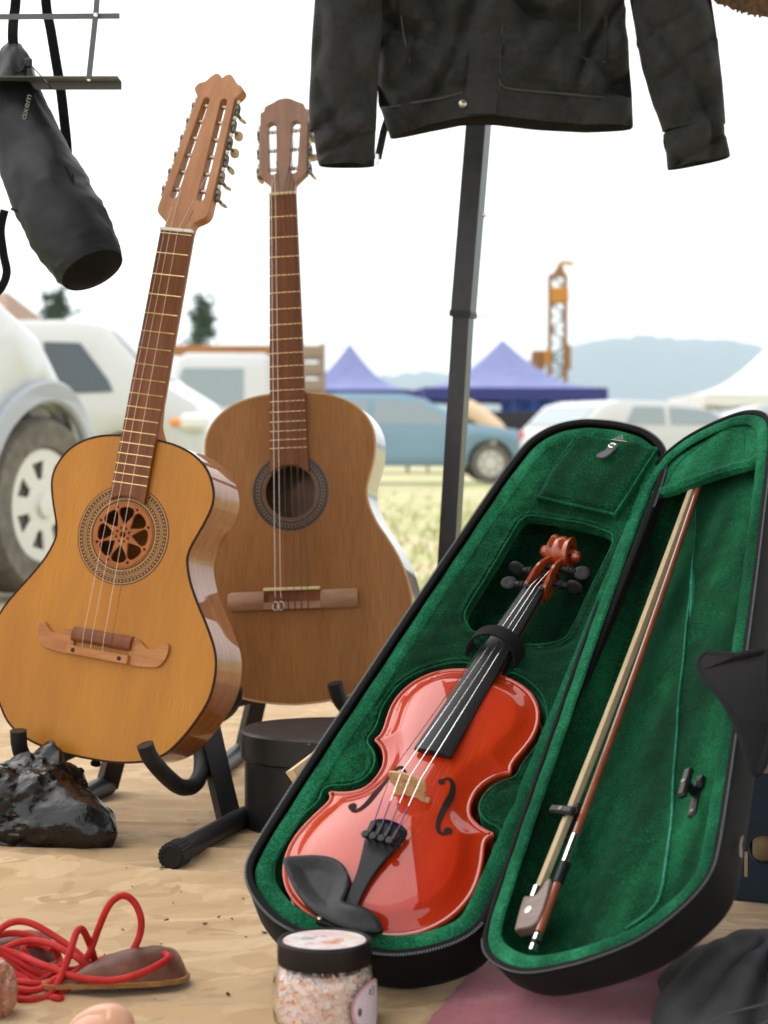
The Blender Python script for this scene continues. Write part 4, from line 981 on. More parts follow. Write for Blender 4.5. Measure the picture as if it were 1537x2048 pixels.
# ================================================================== LIDDED BOX
bx = thing('lidded_box', 'black oval lidded box behind the left edge of the violin case', 'box', Matrix.Translation((-.025, 2.885, .004)) @ rotz(-.10))
def sup(a, b, e=2.6, n=64):
    return [(a*np.sign(math.cos(t))*abs(math.cos(t))**(2/e), b*np.sign(math.sin(t))*abs(math.sin(t))**(2/e)) for t in np.linspace(0, 2*math.pi, n, endpoint=False)]
ob('box_body', plate([sup(.178, .125, 2.3)], 0, .11, .003), MT['box'], bx)
ld = ob('box_lid', plate([sup(.1835, .130, 2.3)], .098, .141, .0035), MT['box'], bx)
ob('paint_chip', mv(hull([(0, 0, 0), (.006, .001, 0), (.004, -.001, .002), (.001, 0, .003), (.003, .002, 0)]), -.07, -.1235, .134), MT['chip'], ld)

# ================================================================== GUITAR STANDS
def px_path(L): return np.array([at(*q) for q in L])
st = thing('guitar_stand', 'black folding stand with padded arms holding the amber twelve-string guitar', 'stand', Matrix.Translation((-.3, 2.85, 0)), 'folding guitar stands')
off = np.array([-.3, 2.85, 0])
def adds(n, VF, m_, par=None): return ob(n, mv(VF, *(-off)), m_, par or st)
hk = catmull(px_path([(291, 1490, 2.685), (299, 1511, 2.69), (315, 1533, 2.70), (338, 1557, 2.75), (362, 1574, 2.80), (386, 1572, 2.85), (400, 1552, 2.89), (404, 1527, 2.92), (402, 1500, 2.94)]), 6)
h1 = adds('padded_arm', tube(hk, .0118, 12), MT['rubber'])
ob('end_cap', mv(tube(np.array([hk[0]-(hk[1]-hk[0])*.35, hk[0]+(hk[1]-hk[0])*.2]), .0122, 12), *(-off)), MT['plastic'], h1)
hk2 = catmull(px_path([(37, 1462, 2.80), (39, 1490, 2.805), (46, 1512, 2.82), (60, 1532, 2.86), (80, 1548, 2.90), (104, 1545, 2.95), (112, 1520, 2.98)]), 6)
h2 = adds('padded_arm', tube(hk2, .0118, 12), MT['rubber'])
ob('end_cap', mv(tube(np.array([hk2[0]-(hk2[1]-hk2[0])*.35, hk2[0]+(hk2[1]-hk2[0])*.2]), .0122, 12), *(-off)), MT['plastic'], h2)
adds('yoke_bar', tube(np.array([hk[-1], at(330, 1470, 3.02), at(200, 1478, 3.03), hk2[-1]]), .009, 10), MT['blackmetal'])
up_ = np.array([at(461, 1648, 2.865), at(440, 1560, 2.90), at(405, 1400, 3.0), at(380, 1280, 3.07)])
adds('upright', sweep(up_, [(-.015, -.011), (.015, -.011), (.015, .011), (-.015, .011)], up=(.5, -1, 0)), MT['blackmetal'])
f0 = gnd(352, 1708, .019); f1 = gnd(490, 1632, .019)
adds('foot_tube', tube(np.array([f0, f1]), .0148, 16), MT['blackmetal'])
dirn = (f0-f1)/np.linalg.norm(f0-f1); Mf = Matrix.Translation(f0) @ Vector(dirn).to_track_quat('Z', 'Y').to_matrix().to_4x4()
n_ = 40; ribs = [((.0185 if i % 2 else .0170)*math.cos(2*math.pi*i/n_), (.0185 if i % 2 else .0170)*math.sin(2*math.pi*i/n_)) for i in range(n_)]
fc = adds('rubber_foot', xf(merge(mv(plate([ribs], -.018, .018), 0, 0, 0), lathe([(.0160, .018), (.0150, .021), (.0118, .021), (.0118, .0195), (0, .0195)], 24)), Mf), MT['rubber'])
f2, f3 = gnd(105, 1622, .019), gnd(215, 1570, .019)
adds('foot_tube', tube(np.array([f2, f3]), .0165, 16), MT['blackmetal'])
adds('upright', sweep(np.array([f3, at(260, 1400, 3.07)]), [(-.015, -.011), (.015, -.011), (.015, .011), (-.015, .011)], up=(.5, -1, 0)), MT['blackmetal'])
st2 = thing('guitar_stand', 'black stand with padded arm holding the worn brown classical guitar', 'stand', Matrix.Translation((-.1, 3.25, 0)), 'folding guitar stands')
off2 = np.array([-.1, 3.25, 0])
def adds2(n, VF, m_): return ob(n, mv(VF, *(-off2)), m_, st2)
k1 = catmull(px_path([(670, 1366, 3.14), (677, 1392, 3.145), (690, 1412, 3.16), (715, 1428, 3.21), (742, 1434, 3.28), (752, 1420, 3.33)]), 6)
adds2('padded_arm', tube(k1, .0125, 12), MT['rubber'])
k2 = catmull(px_path([(470, 1376, 3.15), (468, 1400, 3.16), (455, 1420, 3.22), (438, 1430, 3.28), (432, 1415, 3.33)]), 6)
adds2('padded_arm', tube(k2, .0125, 12), MT['rubber'])
adds2('yoke_bar', tube(np.array([k1[-1], at(650, 1390, 3.40), at(530, 1390, 3.40), k2[-1]]), .009, 10), MT['blackmetal'])
adds2('upright', sweep(np.array([gnd(720, 1512, .02), at(700, 1400, 3.36), at(620, 1200, 3.45)]), [(-.015, -.011), (.015, -.011), (.015, .011), (-.015, .011)], up=(.5, -1, 0)), MT['blackmetal'])
adds2('foot_tube', tube(np.array([gnd(690, 1545, .019), gnd(760, 1490, .019)]), .0165, 14), MT['blackmetal'])
adds2('foot_tube', tube(np.array([gnd(430, 1545, .019), gnd(500, 1490, .019)]), .0165, 14), MT['blackmetal'])
adds2('upright', sweep(np.array([gnd(490, 1500, .02), at(560, 1200, 3.45)]), [(-.015, -.011), (.015, -.011), (.015, .011), (-.015, .011)], up=(.5, -1, 0)), MT['blackmetal'])

# ================================================================== BLACK PLASTIC BAG
rb = np.random.RandomState(12); c0 = np.array([-.51, 2.78, .036])
spike = np.array(at(228, 1668, 2.68))-c0; sl = np.linalg.norm(spike); sp_ = spike/sl
peak = np.array([.42, -.1, .90]); peak /= np.linalg.norm(peak)
e = ico(6); U = np.array(e[0]); k = np.clip(U @ sp_, 0, 1); kp = np.clip(U @ peak, 0, 1)
tri = lambda t: np.abs((t % 1)-.5)*2-.5
disp = np.zeros(len(U)); Wp = U+.12*np.stack([np.sin(U[:, 1]*4+1), np.sin(U[:, 2]*5), np.sin(U[:, 0]*4+2)], 1)
for amp, cnt, f0, f1 in ((.0085, 7, .6, 1.2), (.0042, 10, 1.4, 2.6), (.0019, 12, 3, 5.5), (.0008, 12, 7, 12)):
    for _ in range(cnt):
        nn = rb.normal(size=3); nn /= np.linalg.norm(nn); f = rb.uniform(f0, f1)
        m_ = np.clip(Wp @ (lambda q: q/np.linalg.norm(q))(rb.normal(size=3))*2+.6, 0, 1)   # each crease only runs over part of the film
        disp += amp*tri(Wp @ nn*f+rb.rand())*m_
rad_ = .074+.062*k**9+.020*kp**6+disp*1.35*(1-.55*k**2)
V = U*rad_[:, None]*np.array([1.30, 1.0, 1.0])
low = U[:, 2] < 0; V[low, :2] *= (1+.22*np.clip(-U[low, 2], 0, .6))[:, None]
V = V+c0; V[:, 2] = np.maximum(V[:, 2], .006); e = (V, e[1])
pb = ob('plastic_bag', (np.array(V), e[1]), MT['bin'], ang=22); tag(pb, 'crumpled shiny black plastic bag under the amber guitar', 'bag')

# ================================================================== RED CORD WITH LEATHER PADS
def zpx(L, D=2.0, dz=0): return np.array([at(x*.2602, 1760+y*.2602, D+(q[0] if q else 0)) for x, y, *q in L])
cd = thing('knotted_cord', 'tangled red cord tied to two brown leather pads, left foreground', 'cord', Matrix.Translation(gnd(150, 1990)))
co = gnd(150, 1990)
runs = [[(540, 760), (610, 690), (690, 560), (760, 370), (830, 210), (900, 135), (970, 122), (1040, 180), (1085, 290), (1080, 410), (1030, 530), (960, 630), (890, 685), (800, 735), (700, 760, .01)],
        [(690, 690, .03), (760, 625, .03), (880, 590, .02), (1050, 566, .01), (1220, 568, .0), (1295, 580, -.02), (1285, 610, -.03), (1200, 665, -.04), (1050, 730, -.05), (880, 770, -.05), (700, 765, -.045), (560, 735, -.04), (430, 690, -.03), (300, 640, -.02), (150, 575, 0), (-40, 520, 0)],
        [(742, 700, .02), (725, 600, .01), (690, 490, 0), (650, 400, -.01), (620, 376, -.015), (585, 415, -.02), (545, 540, -.03), (500, 670, -.035), (440, 800, -.045), (350, 910, -.05), (250, 980, -.055), (140, 990, -.055)],
        [(-60, 440, .04), (0, 380, .04), (80, 330, .04), (180, 318, .04), (280, 350, .035), (400, 420, .03), (520, 500, .02), (640, 600, .01), (730, 690, 0)],
        [(-60, 430, .05), (0, 420, .05), (100, 408, .05), (220, 422, .05), (330, 468, .045), (425, 530, .04), (455, 600, .04), (470, 660, .03), (440, 720, .02)],
        [(40, 525, .02), (140, 480, .02), (260, 463, .02), (400, 492, .01), (500, 545, 0), (620, 615, -.01), (700, 715, -.01)],
        [(-50, 520, .0), (0, 545, 0), (100, 600, 0), (220, 665, -.005), (330, 725, -.01), (420, 770, -.01), (520, 790, -.01)],
        [(-60, 760, -.02), (0, 765, -.02), (100, 772, -.02), (250, 792, -.03), (400, 800, -.03), (520, 775, -.03), (640, 800, -.03)],
        [(230, 600, .02), (190, 560, .02), (180, 525, .03), (220, 500, .04), (320, 500, .04), (400, 540, .03)],
        [(150, 780, .0), (220, 722, .01), (300, 735, .01), (370, 715, .0), (430, 690, 0), (500, 640, 0)],
        [(395, 905, -.05), (430, 905, -.055), (465, 935, -.055), (465, 965, -.05), (420, 965, -.045), (370, 990, -.045)],
        [(-30, 790, -.02), (30, 850, -.03), (90, 880, -.03), (140, 860, -.035), (110, 820, -.03), (60, 850, -.03)],
        [(300, 780, -.02), (380, 740, -.01), (460, 690, 0), (560, 690, .01), (660, 660, .01)],
        [(420, 890, -.04), (500, 850, -.04), (560, 780, -.03), (600, 720, -.01)],
        [(-40, 560, .02), (60, 600, .01), (180, 690, .0), (300, 770, -.01), (420, 830, -.03), (480, 800, -.03), (470, 720, -.02), (400, 660, 0)],
        [(60, 880, -.04), (140, 840, -.04), (240, 850, -.045), (330, 830, -.045), (430, 760, -.04), (520, 740, -.03), (620, 690, -.01), (690, 640, .0)],
        [(-30, 690, .01), (80, 700, 0), (200, 760, -.01), (260, 830, -.03), (200, 880, -.04), (100, 870, -.04)]]
for r_ in runs:
    P = zpx(r_, 2.02); P[:, 2] = np.maximum(P[:, 2], .008)
    ob('cord_strand', mv(tube(catmull(P, 7), .0037, 9), *(-co)), MT['red'], cd)
def pad(P0, P1, prof, side=1):
    d = P1-P0; L_ = np.linalg.norm(d); d = d/L_; n = np.array([-d[1], d[0], 0]); V = []; F = []; k = 16
    S_ = catmull(prof, 5); rim = []
    for s, w_, h_ in S_:
        for j in range(k):
            a = 2*math.pi*j/k; zz = max(0, math.sin(a))*h_+min(0, math.sin(a))*.005
            V.append(P0+d*L_*s+n*w_*math.cos(a)+np.array([0, 0, .012+zz]))
        rim.append((P0+d*L_*s-n*(w_+.003)+np.array([0, 0, .012])))
    for i in range(len(S_)-1):
        for j in range(k): F.append((i*k+j, i*k+(j+1) % k, (i+1)*k+(j+1) % k, (i+1)*k+j))
    F += [tuple(range(k)), tuple((len(S_)-1)*k+j for j in range(k))]
    V = np.array(V); V[:, 2] += np.array([.0022*nz(v, 60, 2)+.0012*nz(v, 150, 5) for v in V])
    back = [r+2*n*((S_[i][1])+.003) for i, r in enumerate(rim)]
    return (V, F), np.array(rim), np.array(back)
prof1 = [(0, .006, .004), (.08, .009, .006), (.2, .011, .010), (.32, .016, .018), (.5, .022, .027), (.7, .025, .031), (.86, .023, .030), (.95, .016, .021), (1.0, .004, .006)]
for A, B in ((gnd(92, 2006), gnd(372, 1978)), (gnd(-120, 1950), gnd(116, 1950))):
    A[2] = hc(A[0], A[1]); B[2] = hc(B[0], B[1])
    (VF, rim, back) = pad(A, B, prof1)
    po = fixn(ob('leather_pad', mv(VF, *(-co)), MT['leather'], cd))
    loop = np.concatenate([rim, back[::-1]])
    ob('stitched_edge', mv(sweep(loop, [(-.0028, -.0022), (.0028, -.0022), (.0028, .0022), (-.0028, .0022)], True), *(-co)), MT['leather_e'], po)
# pieces cut by the lower left corner
e = ico(5); V = []
for u in e[0]:
    r = 1-.35*abs(nz(u, 2.3, 4))-.18*abs(nz(u, 5, 8)); V.append(np.array(at(-10, 2030, 1.93))*[1, 1, 0]+u*np.array([.023, .03, .034])*r+[0, 0, .026])
lk = ob('leather_scrap', (np.array(V), e[1]), MT['copper'], ang=60); tag(lk, 'folded coppery brown leather scrap in the lower left corner', 'scrap')
e = ico(5); V = []; cc = np.array(gnd(205, 2092))
for u in e[0]:
    p = u*np.array([.031, .022, .023]); p[2] *= 1+.25*u[0]
    gr = math.exp(-((u[1]+.55+.35*u[0])/.10)**2)*(u[2] > -.2)*(u[0] < .25); p = p*(1-.16*gr)
    p[0] -= .008*max(0, -u[0])*max(0, -u[2]); V.append(p+cc+[0, 0, .016])
cl_ = ob('clay_piece', (np.array(V), e[1]), MT['clay'], ang=60); tag(cl_, 'smooth peach coloured clay piece at the bottom edge beside the cord', 'clay piece')

# ================================================================== SALT JAR
JX, JY = -.0555, 1.842
jz = hc(JX, JY)+.003
jar = thing('salt_jar', 'glass jar of pink salt crystals with black screw lid', 'jar', Matrix.Translation((JX, JY, jz)))
gp = [(.0, .0012), (.036, .0012), (.043, .004), (.0475, .011), (.0485, .02), (.0485, .045), (.0475, .053), (.0440, .060), (.0408, .0635), (.0405, .071)]
gi = [(r-.0022 if r > .003 else 0, z+.0022 if z < .06 else z) for r, z in gp][::-1]
fixn(ob('glass', lathe(gp+gi, 56), MT['glass'], jar))
lidp = [(.0, .0835), (.0395, .0835), (.0405, .0852), (.0428, .0852), (.0438, .0838), (.0440, .082), (.0440, .0655), (.0436, .0635), (.0415, .0632), (.0412, .066)]
lo = fixn(ob('screw_lid', lathe(lidp[::-1], 64), MT['lid'], jar))
lblm = mat('printed_lid_label', (.80, .62, .64), (.86, .82, .82), c3=(.80, .70, .72), scale=70, ramp=(.35, .6), rough=.35, fine=.6, fscale=55, fcol=(.72, .42, .33), coat=.4)
ob('lid_label', mv(lathe([(.0388, 0), (.0388, .0004), (0, .0005)], 48), 0, 0, .0836), lblm, lo)
for (bx_, by_, sx2, sy2, cc_) in ((-.018, .006, .009, .006, (.30, .38, .28)), (.008, -.010, .010, .007, (.62, .27, .12)), (.024, .009, .006, .005, (.72, .55, .16)), (-.004, .014, .008, .005, (.55, .32, .36)), (-.012, -.014, .007, .004, (.60, .40, .42)), (.014, -.001, .006, .008, (.66, .36, .22))):
    rb2 = random.Random(int(bx_*9999)); ob('label_print', mv(plate([catmull([(sx2*(.7+.5*rb2.random())*math.cos(t), sy2*(.7+.5*rb2.random())*math.sin(t)) for t in np.linspace(0, 6.28, 8, endpoint=False)], 4, True)], 0, .0002), bx_, by_, .0841), mat('label_ink', cc_, (.8, .7, .7), scale=160, ramp=(.45, .7), rough=.4), lo)
def salt_mat():
    m = bpy.data.materials.new('pink_salt_crystal'); m.use_nodes = True; n = m.node_tree; b = n.nodes['Principled BSDF']; L = n.links.new
    g = n.nodes.new('ShaderNodeNewGeometry'); cr = n.nodes.new('ShaderNodeValToRGB'); E = cr.color_ramp.elements
    E[0].position = 0; E[0].color = (.95, .80, .74, 1); E[1].position = 1; E[1].color = (.88, .36, .17, 1)
    for p, c in ((.35, (.96, .88, .85, 1)), (.62, (.94, .72, .62, 1)), (.84, (.92, .54, .36, 1))):
        k = E.new(p); k.color = c
    L(g.outputs['Random Per Island'], cr.inputs[0]); L(cr.outputs[0], b.inputs['Base Color'])
    b.inputs['Roughness'].default_value = .35; b.inputs['Subsurface Weight'].default_value = .15; b.inputs['Subsurface Scale'].default_value = .004
    return m
rg = random.Random(3); L = []
for i in range(2400):
    a = rg.uniform(0, 2*math.pi); z = rg.uniform(.004, .060); R0 = np.interp(z, [.004, .011, .02, .045, .055, .062], [.036, .041, .0425, .0425, .041, .036])
    rr_ = R0*rg.uniform(.90, 1.0) if z < .056 else R0*math.sqrt(rg.random()); s = rg.choice([.0010, .0013, .0016, .0022])
    L.append(xf(hull([np.array([rg.gauss(0, 1), rg.gauss(0, 1), rg.gauss(0, 1)])*s*.75 for _ in range(8)]), Matrix.Translation((rr_*math.cos(a), rr_*math.sin(a), z))))
so = ob('salt_crystals', merge(*L), salt_mat(), jar, smooth=False); so['kind'] = 'stuff'
ob('salt_fill', lathe([(.0, .004), (.035, .004), (.0412, .012), (.0412, .050), (.036, .057), (0, .058)], 32), mat('packed_pink_salt', (.90, .58, .46), (.95, .80, .73), scale=180, rough=.6), jar)
def lab(a0, a1, z0, z1, r, n=20):
    V = []; ca_, da = (a0+a1)/2, (a1-a0)/2; cz, dz = (z0+z1)/2, (z1-z0)/2
    for i in range(n+1):
        for j in range(n+1):
            t, q = i/n*2-1, j/n*2-1
            x, y = t*math.sqrt(1-q*q/2), q*math.sqrt(1-t*t/2)
            a = ca_+x*da; V.append((r*math.sin(a), -r*math.cos(a), cz+y*dz))
    F = [(i*(n+1)+j, (i+1)*(n+1)+j, (i+1)*(n+1)+j+1, i*(n+1)+j+1) for i in range(n) for j in range(n)]
    return np.array(V), F
lb = ob('side_label', lab(.55, 1.75, .004, .052, .0488), mat('pink_label_border', (.62, .30, .33), rough=.5), jar)
ob('label_panel', lab(.61, 1.69, .0065, .0495, .0490), mat('lilac_label', (.66, .56, .66), (.70, .62, .70), scale=60, rough=.5), lb)
def onj(a, z, r=.0492): return (r*math.sin(a), -r*math.cos(a), z)
ob('label_writing', tube(np.array([onj(1.0+.05*t+.05*math.sin(t*2.7), .040+.0035*math.sin(t*1.9)+.0008*t) for t in np.linspace(0, 4, 26)]), .00035, 5), MT['ink'], lb)
ob('label_mark', lab(.70, .80, .022, .030, .0492, 8), MT['leather'], lb)

# ================================================================== DARK CLOTH, BLUE BOX, PLANK
def drape(u, v):
    a = u*2*math.pi; r = v
    return None
e = ico(6); V = []; bc = np.array([.356, 1.80, 0])
for u in e[0]:
    p = u*np.array([.118, .165, .108]); d = math.atan2(u[1], u[0])
    f = .012*math.sin(d*5+2.5*u[2]+1.2)*(1-u[2]**2)+.016*nz(u, 1.7, 2)+.007*abs(nz(u, 3.5, 6))
    # broad pleat running up to the crown
    f -= .030*math.exp(-((d+2.05)/.13)**2)+.022*math.exp(-((d+1.35)/.10)**2)+.018*math.exp(-((d+2.65)/.10)**2)
    f += 0*math.exp(-((d+2.05)/.16)**2)*max(0, 1-abs(u[2]-.45)*1.4)
    p = p*(1+f*6); p = p+bc; p[2] = max(p[2]-.004, .012); V.append(p)
ck = thing('black_garment', 'crumpled black cotton garment with stitched seams in the lower right corner', 'garment', Matrix.Translation(bc))
ob('cloth', mv((np.array(V), e[1]), *(-bc)), MT['blackcloth'], ck, ang=180)
Vc = np.array(V)
def on_cloth(az, el):
    u = np.array([math.cos(el)*math.cos(az), math.cos(el)*math.sin(az), math.sin(el)]); i = int(np.argmax(e[0] @ u)); return Vc[i]+u*.0006
for s0 in ([(-2.9, .2), (-2.6, .45), (-2.3, .7), (-1.9, .85), (-1.2, .95), (-.5, .9)], [(-2.0, .85), (-1.75, .5), (-1.5, .2), (-1.2, .0)], [(-2.75, .05), (-2.45, .33), (-2.15, .6), (-1.8, .72), (-1.3, .8)]):
    ob('seam', mv(tube(catmull(np.array([on_cloth(*q) for q in s0]), 6), .0011, 5), *(-bc)), MT['seam'], ck)

bb = thing('blue_box', 'dark blue painted wooden box with a round hole, behind the case lid', 'box', Matrix.Translation((.418, 2.36, 0)) @ rotz(-.22))
front = [(0, .004), (.30, .004), (.30, .275), (0, .275)]
Mx = Matrix.Rotation(math.pi/2, 4, 'X')
ob('front_board', xf(plate([front, disc(.034, .078, .0165, 24)], 0, .014, .001), Mx), MT['bluebox'], bb)
ob('side_board', cbox(.014, .22, .27, .001, (.007, .115, .139)), MT['bluebox'], bb)
ob('side_board', cbox(.014, .22, .27, .001, (.293, .115, .139)), MT['bluebox'], bb)
ob('back_board', cbox(.27, .014, .27, .001, (.15, .225, .139)), MT['bluebox'], bb)
ob('inner_wall', cbox(.26, .01, .2, .001, (.15, .012, .12)), MT['oldwood'], bb)
ob('rim_trim', cbox(.304, .020, .007, .001, (.15, -.008, .279)), MT['oldwood'], bb)
ob('ledge', cbox(.302, .008, .012, .001, (.15, -.0185, .226)), MT['oldwood'], bb)
pp = ob('paper_label', cbox(.16, .001, .034, 0, (.095, -.0148, .186)), MT['paper'], bb)
wr = catmull([(.004, .178), (.012, .196), (.016, .186), (.010, .176), (.016, .174), (.024, .186), (.028, .176), (.034, .178), (.046, .200), (.05, .203)], 6)
ob('handwriting', tube(np.array([(x+.018, -.0158, z) for x, z in wr]), .0011, 5), MT['ink'], pp)
ob('paint_run', cbox(.004, .001, .03, 0, (.014, -.0147, .06)), MT['oldwood'], bb)
cb = ob('cream_card', xf(cbox(.16, .03, .15, .002), Matrix.Translation((.525, 2.42, .3555)) @ rotz(-.2)), MT['cream']); tag(cb, 'cream card box standing on the dark blue box', 'box')
pk0, pk1 = at(592, 1562, 2.31), at(900, 1330, 2.42)
pl = ob('wooden_prop', sweep(np.array([pk0, pk1]), [(-.012, -.014), (.012, -.014), (.012, .014), (-.012, .014)], up=(0, .3, 1)), MT['plank']); tag(pl, 'pale wooden batten wedged behind the violin case', 'batten')

# ================================================================== POLE AND CANOPY
can = thing('market_canopy', 'black metal canopy pole standing behind the hanging jacket', 'canopy', Matrix.Translation((.1, 3.45, 0)))
co_ = np.array([.1, 3.45, 0])
pt, pm, pb0, pb1 = at(965, 160, 3.45), at(927, 628, 3.45), at(926, 640, 3.45), at(872, 1538, 3.45)
axd = (pt-pm)/np.linalg.norm(pt-pm); ptop = pm+axd*(2.12-pm[2])/axd[2]
def sq(h): return [(-h, -h), (h, -h), (h, h), (-h, h)]
upv = (-.35, -1, 0)
ob('upper_tube', mv(sweep(np.array([pm, ptop]), sq(.0178), up=upv), *(-co_)), MT['polemetal'], can)
ob('lower_tube', mv(sweep(np.array([pb1, pm+axd*.02]), sq(.0150), up=upv), *(-co_)), MT['polemetal'], can)
ob('foot_plate', mv(cbox(.10, .10, .006, .001), *(pb1-co_)), MT['blackmetal'], can)
ob('tube_collar', mv(sweep(np.array([pm-axd*.006, pm+axd*.004]), sq(.0192), up=upv), *(-co_)), MT['plastic'], can)
ob('snap_button', mv(sc_(ico(2), .0045), *(at(969, 430, 3.43)-co_)), MT['silver'], can)
ob('loose_wire', mv(tube(catmull(np.array([at(940, 628, 3.43), at(955, 632, 3.43), at(972, 634, 3.42)]), 4), .0007, 5), *(-co_)), MT['plastic'], can)
zt0 = 2.12
X0, X1, Y0, Y1 = ptop[0]-.62, ptop[0]+2.4, -1.6, 3.47  # unseen roof, spread to block sky light and darken the violin's reflection
fr_ = [(X0, Y1), (X1, Y1), (X1, Y0), (X0, Y0)]
for (a, b) in zip(fr_, fr_[1:]+fr_[:1]):
    ob('roof_bar', mv(sweep(np.array([(a[0], a[1], zt0), (b[0], b[1], zt0)]), sq(.014)), *(-co_)), MT['blackmetal'], can)
for (x, y) in ((X1, Y1), (X1, Y0)):
    ob('leg_tube', mv(sweep(np.array([(x, y, 0), (x, y, zt0)]), sq(.016)), *(-co_)), MT['blackmetal'], can)
cx, cy = (X0+X1)/2, (Y0+Y1)/2
Yc = 2.95  # cloth stops short of the frame so top light reaches the jacket
V = [(X0, Y0, zt0+.02), (X1, Y0, zt0+.02), (X1, Yc, zt0+.02), (X0, Yc, zt0+.02), (cx, cy, zt0+.75)]
ob('unseen_roof_cloth', mv((np.array(V), [(0, 1, 4), (1, 2, 4), (2, 3, 4), (3, 0, 4)]), *(-co_)), MT['canopy'], can, smooth=False)

# ================================================================== JACKET
JD = 3.20
jk = thing('jacket', 'black cotton jacket hanging from the canopy with both sleeves hanging down', 'jacket', Matrix.Translation(at(1010, 0, JD)))
jo = at(1010, 0, JD)
def addj(n, VF, m_, par=None, **k): return ob(n, mv(VF, *(-jo)), m_, par or jk, **k)
# body: flattened tube from hem to shoulders
pxm = lambda px: (px-768.5)/FPX*JD
zpx_ = lambda py: at(768.5, py, JD)[2]
hemL = [(786, 272), (860, 254), (926, 240), (985, 238), (1080, 249), (1180, 255), (1266, 254)]
def hem(x): return np.interp(x, [pxm(p[0]) for p in hemL], [zpx_(p[1]) for p in hemL])
def bodyx(z):   # left and right edge
    py = np.array([272, 235, 183, 60, -300, -620]); L_ = np.array([786, 774, 757, 752, 765, 860]); R__ = np.array([1266, 1268, 1266, 1254, 1235, 1150])
    zz = np.array([zpx_(q) for q in py]); return np.interp(z, zz, [pxm(a) for a in L_]), np.interp(z, zz, [pxm(a) for a in R__])
ztop_ = zpx_(-640)
nu, nv = 150, 170; V = []
for j in range(nv):
    v = j/(nv-1)
    for i in range(nu):
        t = 2*math.pi*i/nu; cxn = math.cos(t); sn = math.sin(t)
        zref = zpx_(255)+v*(ztop_-zpx_(255))
        l, r = bodyx(zref); x = (l+r)/2+(r-l)/2*(np.sign(cxn)*abs(cxn)**.75)
        z = hem(x)+(ztop_-hem(x))*v
        dep_ = .048*abs(sn)**.6*np.sign(sn)
        y = JD+.03-dep_
        if sn > 0:
            hb = (z-hem(x))
            fold = .034*nz((x*1.0+z*.8, z*.5, 0), 12, 2)+.024*nz((x*.9-z*.7, z*.4, 0), 20, 6)+.006*nz((x, z*.6, 0), 38, 4)+.003*nz((x+z, z, 0), 70, 3)
            rdg = lambda s_, o_, a_, b_: max(0, 1-abs(nz((x*a_[0]+z*a_[1], x*b_[0]+z*b_[1], .3), s_, o_))*8)
            fold -= .034*rdg(6, 3, (1, .9), (.25, -.3))+.026*rdg(8, 8, (1, -.8), (.2, .3))+.013*rdg(15, 5, (.9, .3), (-.3, .6))
            y -= fold*(1 if hb > .05 else .35)
            if .040 < hb < .058: y += .0035
            if x < pxm(955): y += .004
        V.append((x, y, z))
F = [(j*nu+i, j*nu+(i+1) % nu, (j+1)*nu+(i+1) % nu, (j+1)*nu+i)[::-1] for j in range(nv-1) for i in range(nu)]
F.append(tuple((nv-1)*nu+i for i in range(nu)))
Vb_ = np.array(V); addj('jacket_body', (Vb_, F), MT['jacket'], ang=180)
def fronty(x, z):
    d = (Vb_[:, 0]-x)**2+(Vb_[:, 2]-z)**2+np.where(Vb_[:, 1] > JD+.03, 10, 0); return Vb_[int(np.argmin(d)), 1]
def onj_(L, dy=-.0015): return np.array([(pxm(a), fronty(pxm(a), zpx_(b))+dy, zpx_(b)) for a, b in L])
def seamline(L, r=.0012, m_='seam', n='seam'): return addj(n, tube(catmull(onj_(L), 6), r*1.35, 5), MT[m_])
# front placket, hem band, pocket welts
pla = catmull(onj_([(948, -40), (944, 20), (940, 80), (935, 140), (931, 190), (928, 236)], -.004), 5); pla2 = catmull(onj_([(1006, -40), (1003, 20), (999, 80), (996, 140), (994, 190), (990, 236)], -.004), 5)
n = len(pla); V = np.concatenate([pla, (pla+pla2)/2-[0, .003, 0], pla2, pla2+[0, .008, 0], pla+[0, .008, 0]]); F = []
for k in range(5):
    for i in range(n-1): F.append((k*n+i, k*n+i+1, ((k+1) % 5)*n+i+1, ((k+1) % 5)*n+i))
fixn(addj('front_placket', (V, F), MT['jacket']))
seamline([(950, -40), (946, 20), (942, 80), (937, 140), (933, 190), (930, 232)], .0013)
seamline([(1010, -40), (1005, 20), (1001, 80), (998, 140), (996, 190)], .0011)
seamline([(778, 216), (830, 212), (880, 203), (924, 192)], .0012); seamline([(995, 168), (1010, 184), (1080, 192), (1180, 200), (1262, 200)], .0012)
seamline([(800, -20), (803, 40), (810, 90), (820, 130)], .001)
seamline([(1205, -20), (1210, 40), (1212, 90), (1209, 122)], .0026, 'jacket', 'pocket_welt'); seamline([(1158, 0), (1160, 60), (1166, 116), (1209, 128)], .0009)
bt = addj('stud_button', xf(lathe([(.0062, 0), (.0062, .002), (.004, .0035), (0, .0038)], 16), Matrix.Translation(onj_([(924, 216)], -.006)[0]) @ Matrix.Rotation(math.pi/2, 4, 'X')), MT['nickel'])
addj('waist_tab', sweep(np.array([at(775, 240, JD+.03), at(768, 262, JD+.03), at(760, 300, JD+.03), at(756, 318, JD+.03)]), [(-.006, -.001), (.006, -.001), (.006, .001), (-.006, .001)], up=(0, -1, 0)), MT['jacket'])
addj('tab_buckle', mv(cbox(.006, .004, .016, .001), *at(755, 318, JD+.028)), MT['silver'])
